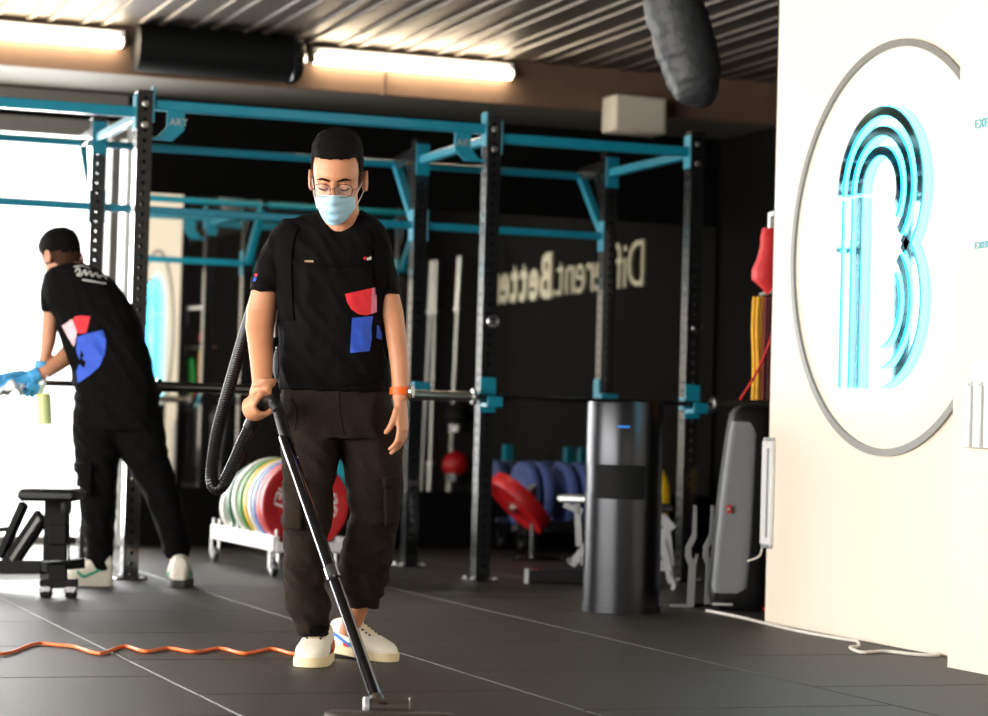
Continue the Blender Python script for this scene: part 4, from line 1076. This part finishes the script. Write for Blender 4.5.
for sx in (-1, 1):
    b = B(); b.tube([glr(sx, 2*pi*k/28) for k in range(28)], .0011, 6, closed=True); o = m1.out(b, 'glasses_rim', 'wire_dark')
    b = B(); vs = [b.bm.verts.new(glr(sx, 2*pi*k/28, .97)) for k in range(28)]; b.bm.faces.new(vs); m1.out(b, 'lens', 'lens_glass', o, smooth=False)
    b = B(); b.tube(spline([glr(sx, 0 if sx > 0 else pi), HM @ V((sx*.078, -.08, -.002)), HM @ V((sx*.083, .0, .006)), HM @ V((sx*.086, .022, -.004))], 5), .0011, 6); m1.out(b, 'temple_arm', 'wire_dark', o)
b = B(); b.tube(spline([glr(-1, .35), HM @ V((0, -.127, -.001)), glr(1, pi-.35)], 5), .0011, 6); m1.out(b, 'glasses_bridge', 'wire_dark')
b = B(); NU, NV_ = 28, 18; g = []
for j in range(NV_+1):
    v = j/NV_; row = []
    for i in range(NU+1):
        u = -1+2*i/NU; au = abs(u)
        zt = -.018-.022*au**2; zb_ = -.116+.036*au**2.2
        z = zt+(zb_-zt)*v
        y = -.124+.067*au**2.3+.030*max(0, v-.55)**1.2*1.6-.010*math.exp(-(u/.3)**2)*math.exp(-((v-.22)/.25)**2)+.0026*math.sin(v*7*pi)*(1-au**3)
        row.append(b.bm.verts.new(HM @ V((.0625*u*(1-.16*max(0, v-.6)), y, z))))
    g.append(row)
for j in range(NV_):
    for i in range(NU): b.bm.faces.new((g[j][i], g[j][i+1], g[j+1][i+1], g[j+1][i]))
mk = m1.out(b, 'face_mask', 'mask_blue'); md = mk.modifiers.new('t', 'SOLIDIFY'); md.thickness = .0016
for sx in (-1, 1):
    b = B(); b.tube(spline([HM @ V(p) for p in ((sx*.062, -.056, -.042), (sx*.080, -.01, -.010), (sx*.086, .03, .018), (sx*.087, .036, -.02), (sx*.078, .005, -.05), (sx*.060, -.054, -.078))], 6), .0014, 6); m1.out(b, 'ear_loop', 'mask_white', mk)
b = B(); b.tube(spline([HM @ V((.0625*u, -.1255+.067*abs(u)**2.3-.008*math.exp(-(u/.3)**2), -.0195-.022*u*u)) for u in [-.95+k*.19 for k in range(11)]], 3), .0013, 6); m1.out(b, 'top_hem', 'mask_white', mk)
# watch
c = m1.P(400, 391.5, 7.415); b = B(); b.lathe([(.0285, -.012), (.0325, -.011), (.0325, .011), (.0285, .012)], c, (.02, .1, 1), 28); wt1 = m1.out(b, 'watch_band', 'watch_orange')
b = B(); b.lathe([(0, 0), (.019, 0), (.021, .003), (.021, .009), (.018, .012), (0, .012)], c+V((.030, -.006, 0)), (1, -.25, 0), 24); m1.out(b, 'watch_case', 'watch_steel', wt1)
# shoes
toe = LV(G(307, 668))-m1.l; an = math.atan2(-.12, -1)
d = V((-.13, -1, 0)).normalized(); heel = toe-d*.277; heel.z = .002
stripes = [('stripe_blue', [(.02, .060), (.06, .050), (.10, .036), (.145, .026)], .010), ('stripe_blue', [(.145, .050), (.13, .040), (.11, .027)], .008), ('stripe_red', [(.085, .030), (.11, .026)], .009)]
shoe(m1, Matrix.Translation(heel) @ Matrix.Rotation(math.atan2(-d.x, d.y), 4, 'Z') @ Matrix.Diagonal((1, 1, 1.22, 1)), 'shoe', 'cream trainer pointing at the camera', 'sole_cream', stripes)
toe = LV(G(392, 662))-m1.l; d = V((.205, -.175, -.018)).normalized(); heel = toe-d*.272; heel.z = .016
shoe(m1, Matrix.Translation(heel) @ Matrix.Rotation(math.atan2(-d.x, d.y), 4, 'Z') @ Matrix.Rotation(-.055, 4, 'X') @ Matrix.Diagonal((1, 1, 1.12, 1)), 'shoe', 'cream trainer with blue stripes turned to the side', 'sole_cream', stripes)

# ------------------------------------------------------------------ backpack vacuum
vac = thing('backpack_vacuum', 'black backpack vacuum with ribbed hose and chrome wand worn by the masked man', 'vacuum', WL(m1.l), -YAW)
VP = lambda x, y, D_: LD(x, y, D_)-m1.l
def vout(b, name, m, parent=None): return b.out(name, m, parent or vac, local=True)
b = B(); bc_ = VP(334, 250, 7.76); z1 = bc_.z; z0_ = VP(334, 372, 7.76).z
b.loft([lring(V((bc_.x, bc_.y, z)), hw, hd, 28, 3.) for z, hw, hd in ((z0_, .09, .07), (z0_+.02, .115, .10), (z0_+.2, .125, .115), (z1-.05, .12, .11), (z1-.01, .10, .09), (z1, .06, .05))]); vout(b, 'pack_body', 'black_matte')
b = B(); b.loft([lring(V((bc_.x, 7.645-DM+.0, z)), .10, .016, 24, 4.) for z in (z0_-.02, z1-.02)]); vout(b, 'back_plate', 'pad_grey')
b = B(); b.lathe([(.05, 0), (.06, 0), (.06, .02), (.045, .03), (.02, .034), (0, .034)], V((bc_.x, bc_.y, z1-.005)), (0, 0, 1), 24); vout(b, 'lid', 'strap_black')
def vribbon(path, w_, name, m): 
    o = m1.ribbon(SB, path, w_, name, m, vac, .008, .010); return o
vribbon([(296, 218), (288, 232), (284, 255), (284, 285), (286, 320)], 15, 'shoulder_strap', 'strap_black')
vribbon([(374, 220), (379, 234), (380, 256), (381, 282), (382, 318)], 11, 'shoulder_strap', 'strap_black')
vribbon([(292, 262), (310, 264), (340, 265), (378, 262)], 3, 'chest_strap', 'strap_black')
vribbon([(284, 376), (310, 380), (340, 381), (384, 377)], 9, 'hip_belt', 'strap_black')
b = B(); P0 = VP(280, 364, 7.56); b.ball(P0, (.022, .075, .062), 18, 12); vout(b, 'hip_pad', 'pad_grey')
b = B(); P0 = VP(389, 366, 7.56); b.ball(P0, (.018, .075, .055), 18, 12); vout(b, 'hip_pad', 'pad_grey')
b = B(); b.tube(spline([VP(281, 300, 7.58), VP(276, 318, 7.57), VP(275, 336, 7.56), VP(278, 352, 7.55)], 6), .005, 8); vout(b, 'strap_webbing', 'print_white')
b = B(); b.box(VP(276, 342, 7.55), (.016, .02, .03), None, .004); vout(b, 'buckle', 'strap_black')
b = B(); b.box(VP(388, 382, 7.49), (.012, .012, .016), None, .003); vout(b, 'buckle', 'chrome')
# ribbed hose
hp_ = [VP(300, 262, 7.78), VP(272, 268, 7.70), VP(256, 300, 7.60), VP(243, 340, 7.52), VP(230, 385, 7.46), VP(218, 430, 7.42), VP(212, 470, 7.40), VP(214, 487, 7.40), VP(222, 486, 7.40), VP(233, 465, 7.41), VP(244, 440, 7.42), VP(252, 424, 7.42)]
hs = spline(hp_, 10); L = [0.]
for a, c in zip(hs, hs[1:]): L.append(L[-1]+(c-a).length)
def at_len(s_):
    for i in range(len(L)-1):
        if s_ <= L[i+1]: return hs[i].lerp(hs[i+1], (s_-L[i])/max(1e-9, L[i+1]-L[i]))
    return hs[-1]
nn_ = int(L[-1]/.004); b = B(); b.tube([at_len(i/nn_*L[-1]) for i in range(nn_+1)], [.0186+(.0019 if i % 2 else 0) for i in range(nn_+1)], 14); vout(b, 'hose', 'hose_black')
b = B(); b.tube([VP(250, 428, 7.425), VP(256, 414, 7.40)], [.023, .021], 16); vout(b, 'hose_cuff', 'hose_black')
b = B(); b.tube(spline([VP(253, 420, 7.42), hA.lerp(hB, .4), hB, VP(279, 414, 7.235), VP(285, 434, 7.19), VP(289, 446, 7.165)], 6), .0175, 16); hd_ = vout(b, 'handle', 'hose_black')
b = B(); b.tube([VP(272, 404, 7.245), VP(277, 410, 7.225)], .012, 10); vout(b, 'air_slider', 'pad_grey', hd_)
w0, w1 = VP(284.5, 437, 7.19), VP(378, 703, 6.20); wd_ = (w1-w0).normalized(); wl_ = (w1-w0).length
b = B(); b.tube([w0, w0.lerp(w1, .56)], .0175, 20); vout(b, 'wand_tube', 'wand_chrome')
b = B(); b.tube([w0.lerp(w1, .50), w1], .0165, 20); vout(b, 'wand_tube', 'wand_chrome')
b = B(); b.tube([w0.lerp(w1, .535), w0.lerp(w1, .575)], .0205, 20); cl = vout(b, 'wand_collar', 'chrome')
b = B(); b.ball(w0.lerp(w1, .55)+V((.012, -.016, .004)), .006, 10, 8); vout(b, 'lock_button', 'wire_dark', cl)
b = B(); b.ball(w0.lerp(w1, .09)+V((.014, -.012, 0)), .006, 10, 8); vout(b, 'lock_button', 'chrome')
# floor head
n0 = LV(G(390, 712))-m1.l
b = B(); b.tube([w1-wd_*.02, w1+wd_*.03, V((w1.x+.012, w1.y-.02, .045))], [.019, .022, .022], 16); vout(b, 'elbow', 'nozzle_grey')
cen = V((w1.x+.026, w1.y-.02, .034))
b = B(); b.tube([cen+V((-.048, 0, 0)), cen+V((.052, .01, 0))], .021, 18); vout(b, 'swivel_barrel', 'nozzle_grey')
b = B(); b.lathe([(.012, 0), (.020, .0), (.025, .004), (.025, .016), (.012, .016)], cen+V((-.064, 0, 0)), (1, .08, 0), 20); vout(b, 'side_wheel', 'silver_paint')
b = B(); b.lathe([(.012, 0), (.020, .0), (.025, .004), (.025, .016), (.012, .016)], cen+V((.052, .01, 0)), (1, .08, 0), 20); vout(b, 'side_wheel', 'nozzle_grey')
b = B(); hc = cen+V((.01, -.075, -.010)); b.loft([[hc+V((x, y, z)) for x, y, z in ((-.15, .04+dy, zq), (.15, .04+dy, zq), (.165, -.03, zq), (.13, -.055-dy, zq), (-.13, -.055-dy, zq), (-.165, -.03, zq))] for zq, dy in ((-.024, .004), (-.004, .002), (.006, -.012))]); vout(b, 'floor_head', 'nozzle_grey')
b = B(); b.box(hc+V((0, -.02, -.0235)), (.29, .05, .004)); vout(b, 'brush_strip', 'black_matte')

# orange mains cord on the floor
kn = [(-60, 652), (-20, 658), (2, 656), (40, 645.5), (66, 647.5), (100, 655.5), (124, 648.5), (146, 653.5), (168, 650.5), (194, 654), (219, 650.5), (245, 655.5), (271, 651), (296, 656), (322, 657)]
pts = [V((-3.3, 8.2, .007)), V((-1.6, 7.7, .007)), V((-.2, 7.5, .007))]
for (xa, ya), (xb, yb) in zip(kn, kn[1:]):
    for q in range(4):
        t = q/4; f = (1-math.cos(pi*t))/2; v_ = G(xa+(xb-xa)*t, ya+(yb-ya)*f); v_.z = .007; pts.append(v_)
up_ = [WL(VP(331, 652, 7.62)+m1.l), WL(VP(333, 641, 7.66)+m1.l), WL(VP(326, 630, 7.70)+m1.l), WL(VP(322, 600, 7.75)+m1.l), WL(VP(318, 520, 7.78)+m1.l), WL(VP(322, 380, 7.80)+m1.l)]
p = V(up_[0]); 
b = B(); b.tube(spline(pts+up_, 4), .0062, 8); tag(base_origin(b.out('extension_cord', 'orange_cord')), 'orange power cord snaking over the floor to the vacuum', 'cord')

# ------------------------------------------------------------------ bending man by the window
D2 = 10.85
m2 = Fig('person', 'bending man in black seen from behind, wearing blue gloves, by the bright window', 120, 586, D2)
t2 = [(263, 62, 84, D2-.02, .06), (267, 52, 94, D2-.02, .085), (276, 45, 108, D2-.02, .11), (288, 42, 121, D2-.01, .125), (304, 46, 132, D2, .13), (322, 56, 139, D2, .132), (346, 63, 148, D2, .13), (370, 71, 154, D2, .13), (399, 75, 159, D2, .135)]
s2 = [(277, 46, 80, D2, .075), (288, 42, 74, D2, .07), (299, 41, 66, D2+.0, .064), (312, 40.5, 61, D2, .055)]
a2 = [(285, 46, 68, D2, .05), (305, 43, 59, D2, .045), (325, 42, 58, D2, .043), (342, 41, 55.5, D2-.01, .041), (356, 40, 51, D2-.02, .034), (369, 37, 47, D2-.03, .028)]
pel2 = [(392, 76, 158, D2, .132), (412, 74, 160, D2, .14), (430, 73.5, 163, D2, .13)]
l2 = [(415, 74, 122, D2-.01, .11), (435, 74, 120, D2-.02, .105), (457, 76, 118, D2-.03, .098), (480, 78.5, 116, D2-.03, .09), (504, 80.5, 115, D2-.02, .085), (535, 85, 113, D2, .076), (560, 87, 112, D2, .07), (570, 89, 112, D2, .06)]
r2 = [(415, 98, 161, D2, .115), (435, 108, 165, D2+.01, .108), (457, 121, 168, D2+.02, .1), (480, 136, 174.5, D2+.05, .09), (504, 149, 181, D2+.08, .085), (530, 158.5, 186, D2+.11, .076), (552, 164.5, 190, D2+.13, .07), (558, 167, 189, D2+.13, .06)]
H2 = Matrix.Translation(m2.P(61.5, 258, D2-.02)) @ Matrix.Rotation(-2.35, 4, 'Z') @ Matrix.Rotation(.50, 4, 'X')
b = B(); add_head(b, H2)
b.tube([m2.P(63, 262, D2), m2.P(68, 274, D2), m2.P(74, 290, D2)], [.056, .058, .08], 18)
b.loft(m2.rows(t2, 2.3, -.014)); b.loft(m2.rows(a2)); b.loft(m2.rows(pel2, 2.3, -.02)); b.loft(m2.rows(l2, 2.3, -.02)); b.loft(m2.rows(r2, 2.3, -.018))
b.tube([m2.P(84, 330, D2+.08), m2.P(76, 346, D2+.06), m2.P(62, 360, D2), m2.P(47, 371, D2-.04), m2.P(33, 377, D2-.06)], [.05, .045, .040, .032, .027], 16)
b.tube([m2.P(100, 560, D2), m2.P(100, 578, D2)], .036, 12); b.tube([m2.P(177, 548, D2+.13), m2.P(178, 574, D2+.13)], .036, 12)
me = remesh(b.mesh(), .0055, 2); link('body', me, 'skin_tan', m2.root, local=True)
b = B(); b.loft(m2.rows(t2)); b.loft(m2.rows(s2))
me = remesh(b.mesh(), .008, 3); wrinkle(me, .012, 9, (1, 1, 1.3), 12.1, .3); sh2 = link('t_shirt', me, 'shirt_black', m2.root, local=True); S2 = bvh_of(me)
b = B(); b.loft(m2.rows(pel2)); b.loft(m2.rows(l2)); b.loft(m2.rows(r2))
me = remesh(b.mesh(), .008, 2); wrinkle(me, .016, 9, (1, 1, 1.5), 5.2, .3); tr2 = link('trousers', me, 'trouser_black', m2.root, local=True); T2 = bvh_of(me)
o = m2.decal(T2, [(76, 462), (92, 463), (92, 495), (78, 494)], 'cargo_pocket', 'trouser_black', tr2, .012, 3); md = o.modifiers.new('t', 'SOLIDIFY'); md.thickness = .014
m2.decal(S2, [(74, 317), (80, 315.5), (90.5, 316.5), (86, 333), (78, 333.5), (73, 322)], 'red_print', 'print_red', sh2)
m2.decal(S2, [(62, 326), (72, 319), (77, 332), (74, 347), (67, 336)], 'pink_print', 'print_palepink', sh2)
m2.decal(S2, [(77, 337), (88, 333.5), (103, 330), (106, 340), (105, 354), (99, 367), (90, 375), (78, 383), (76, 372), (80, 362), (76, 350)], 'blue_print', 'print_blue', sh2)
m2.decal(S2, [(81, 350), (84, 356), (81, 358), (86, 362), (84, 368), (79, 364), (80, 356)], 'dark_print', 'shirt_black', sh2, .005)
for path, w_ in (([(75, 272), (78, 268), (80, 272), (77, 275), (81, 275), (85, 270), (86, 275), (90, 271), (92, 276), (96, 273), (99, 277), (103, 275), (107, 279)], 1.3), ([(74, 267), (82, 265.6), (90, 268)], 1.2), ([(82, 279.6), (92, 281.2), (106, 283.6)], 1.1)):
    m2.ribbon(S2, path, w_, 'back_lettering', 'print_white', sh2, .004, .003)
hb = hair_shell(H2, .014, .060, .002, -.030, 5.); hr2 = m2.out(hb, 'hair', 'hair_black')
m2.out(hair_shell(H2, .004, .070, -.03, -.075, 4.), 'hair_fade', 'hair_fade', hr2)
# gloves
b = B(); hand_open(b, m2.P(41, 369, D2-.03), (-.25, -.15, -1), (-.7, -.5, 0), (-.6, .6, 0), 1.10, (50, 60, 40)); b.tube([m2.P(43, 362, D2-.025), m2.P(41.5, 369, D2-.03)], [.037, .036], 14)
link('glove', remesh(b.mesh(), .0048, 1), 'glove_blue', m2.root, local=True)
b = B(); hand_open(b, m2.P(31, 377.5, D2-.06), (-1, -.05, -.18), (0, -.5, .8), (0, .3, -1), 1.10, (14, 22, 16)); b.tube([m2.P(40, 374, D2-.05), m2.P(31, 377.5, D2-.06)], [.036, .035], 14)
link('glove', remesh(b.mesh(), .0048, 1), 'glove_blue', m2.root, local=True)
# shoes
toe = LV(G(72, 588))-m2.l; d = V((-1, -.18, 0)).normalized(); heel = m2.P(112.5, 585, D2-.01); heel.z = .002
gs = [('stripe_green', [(.20, .046), (.165, .030), (.13, .036), (.06, .054)], .009)]
toe = heel+d*.277
shoe(m2, Matrix.Translation(V((heel.x, heel.y, .002))) @ Matrix.Rotation(math.atan2(-d.x, d.y), 4, 'Z') @ Matrix.Diagonal((1.05, .80, 1.45, 1)), 'shoe', 'white trainer with a green side mark', 'shoe_white', gs, True, 1.)
heel = LV(G(179, 588))-m2.l; d = V((-.12, 1, 0)).normalized()
shoe(m2, Matrix.Translation(V((heel.x, heel.y, .002))) @ Matrix.Rotation(math.atan2(-d.x, d.y), 4, 'Z') @ Matrix.Diagonal((1.15, 1, 1.4, 1)), 'shoe', 'white trainer seen from the heel with a dark sole', 'sole_dark', gs, True, 1.)
# spray bottle held by the bending man
D = D2-.05
p0 = PD(45, 425, D); p1 = PD(43, 389, D); h_ = (p1-p0).length
sb_ = thing('spray_bottle', 'spray bottle of yellow-green cleaner hanging from a blue glove', 'bottle', p0)
ax = (p1-p0).normalized()
B().lathe([(0, 0), (.030, 0), (.034, .004), (.034, h_*.72), (.030, h_*.85), (.014, h_), (.013, h_+.02), (0, h_+.02)], p0, ax, 24).out('bottle_body', 'bottle_plastic', sb_)
B().lathe([(0, .004), (.030, .004), (.031, h_*.86), (0, h_*.86)], p0, ax, 24).out('liquid', 'liquid_lime', sb_)
tp = p0+ax*(h_+.02)
B().lathe([(0, 0), (.017, 0), (.017, .02), (.010, .03), (0, .03)], tp, ax, 16).out('cap', 'white_paint', sb_)
B().bar(tp+ax*.045+RV*.03, tp+ax*.045-RV*.055, .022, .026).out('spray_head', 'white_paint', sb_, smooth=False)
B().bar(tp+ax*.035-RV*.03, tp-ax*.01-RV*.045, .012, .01).out('trigger', 'white_paint', sb_, smooth=False)
# cleaning cloth
b = B(); N_ = 10; g = []
c = PD(6, 380, D2-.06)
for j in range(N_+1):
    row = []
    for i in range(N_+1):
        u, v = i/N_-.5, j/N_-.5
        row.append(b.bm.verts.new(c+RV*(u*.17)+FH*(v*.14)+V((0, 0, -.03+.045*math.exp(-(u-.2)**2*14)+.012*math.sin(u*17+v*9)-abs(v)*.10))))
    g.append(row)
for j in range(N_):
    for i in range(N_): b.bm.faces.new((g[j][i], g[j][i+1], g[j+1][i+1], g[j+1][i]))
o = base_origin(b.out('cleaning_cloth', 'cloth_white')); tag(o, 'white cleaning cloth under the far blue glove', 'cloth')
md = o.modifiers.new('t', 'SOLIDIFY'); md.thickness = .004
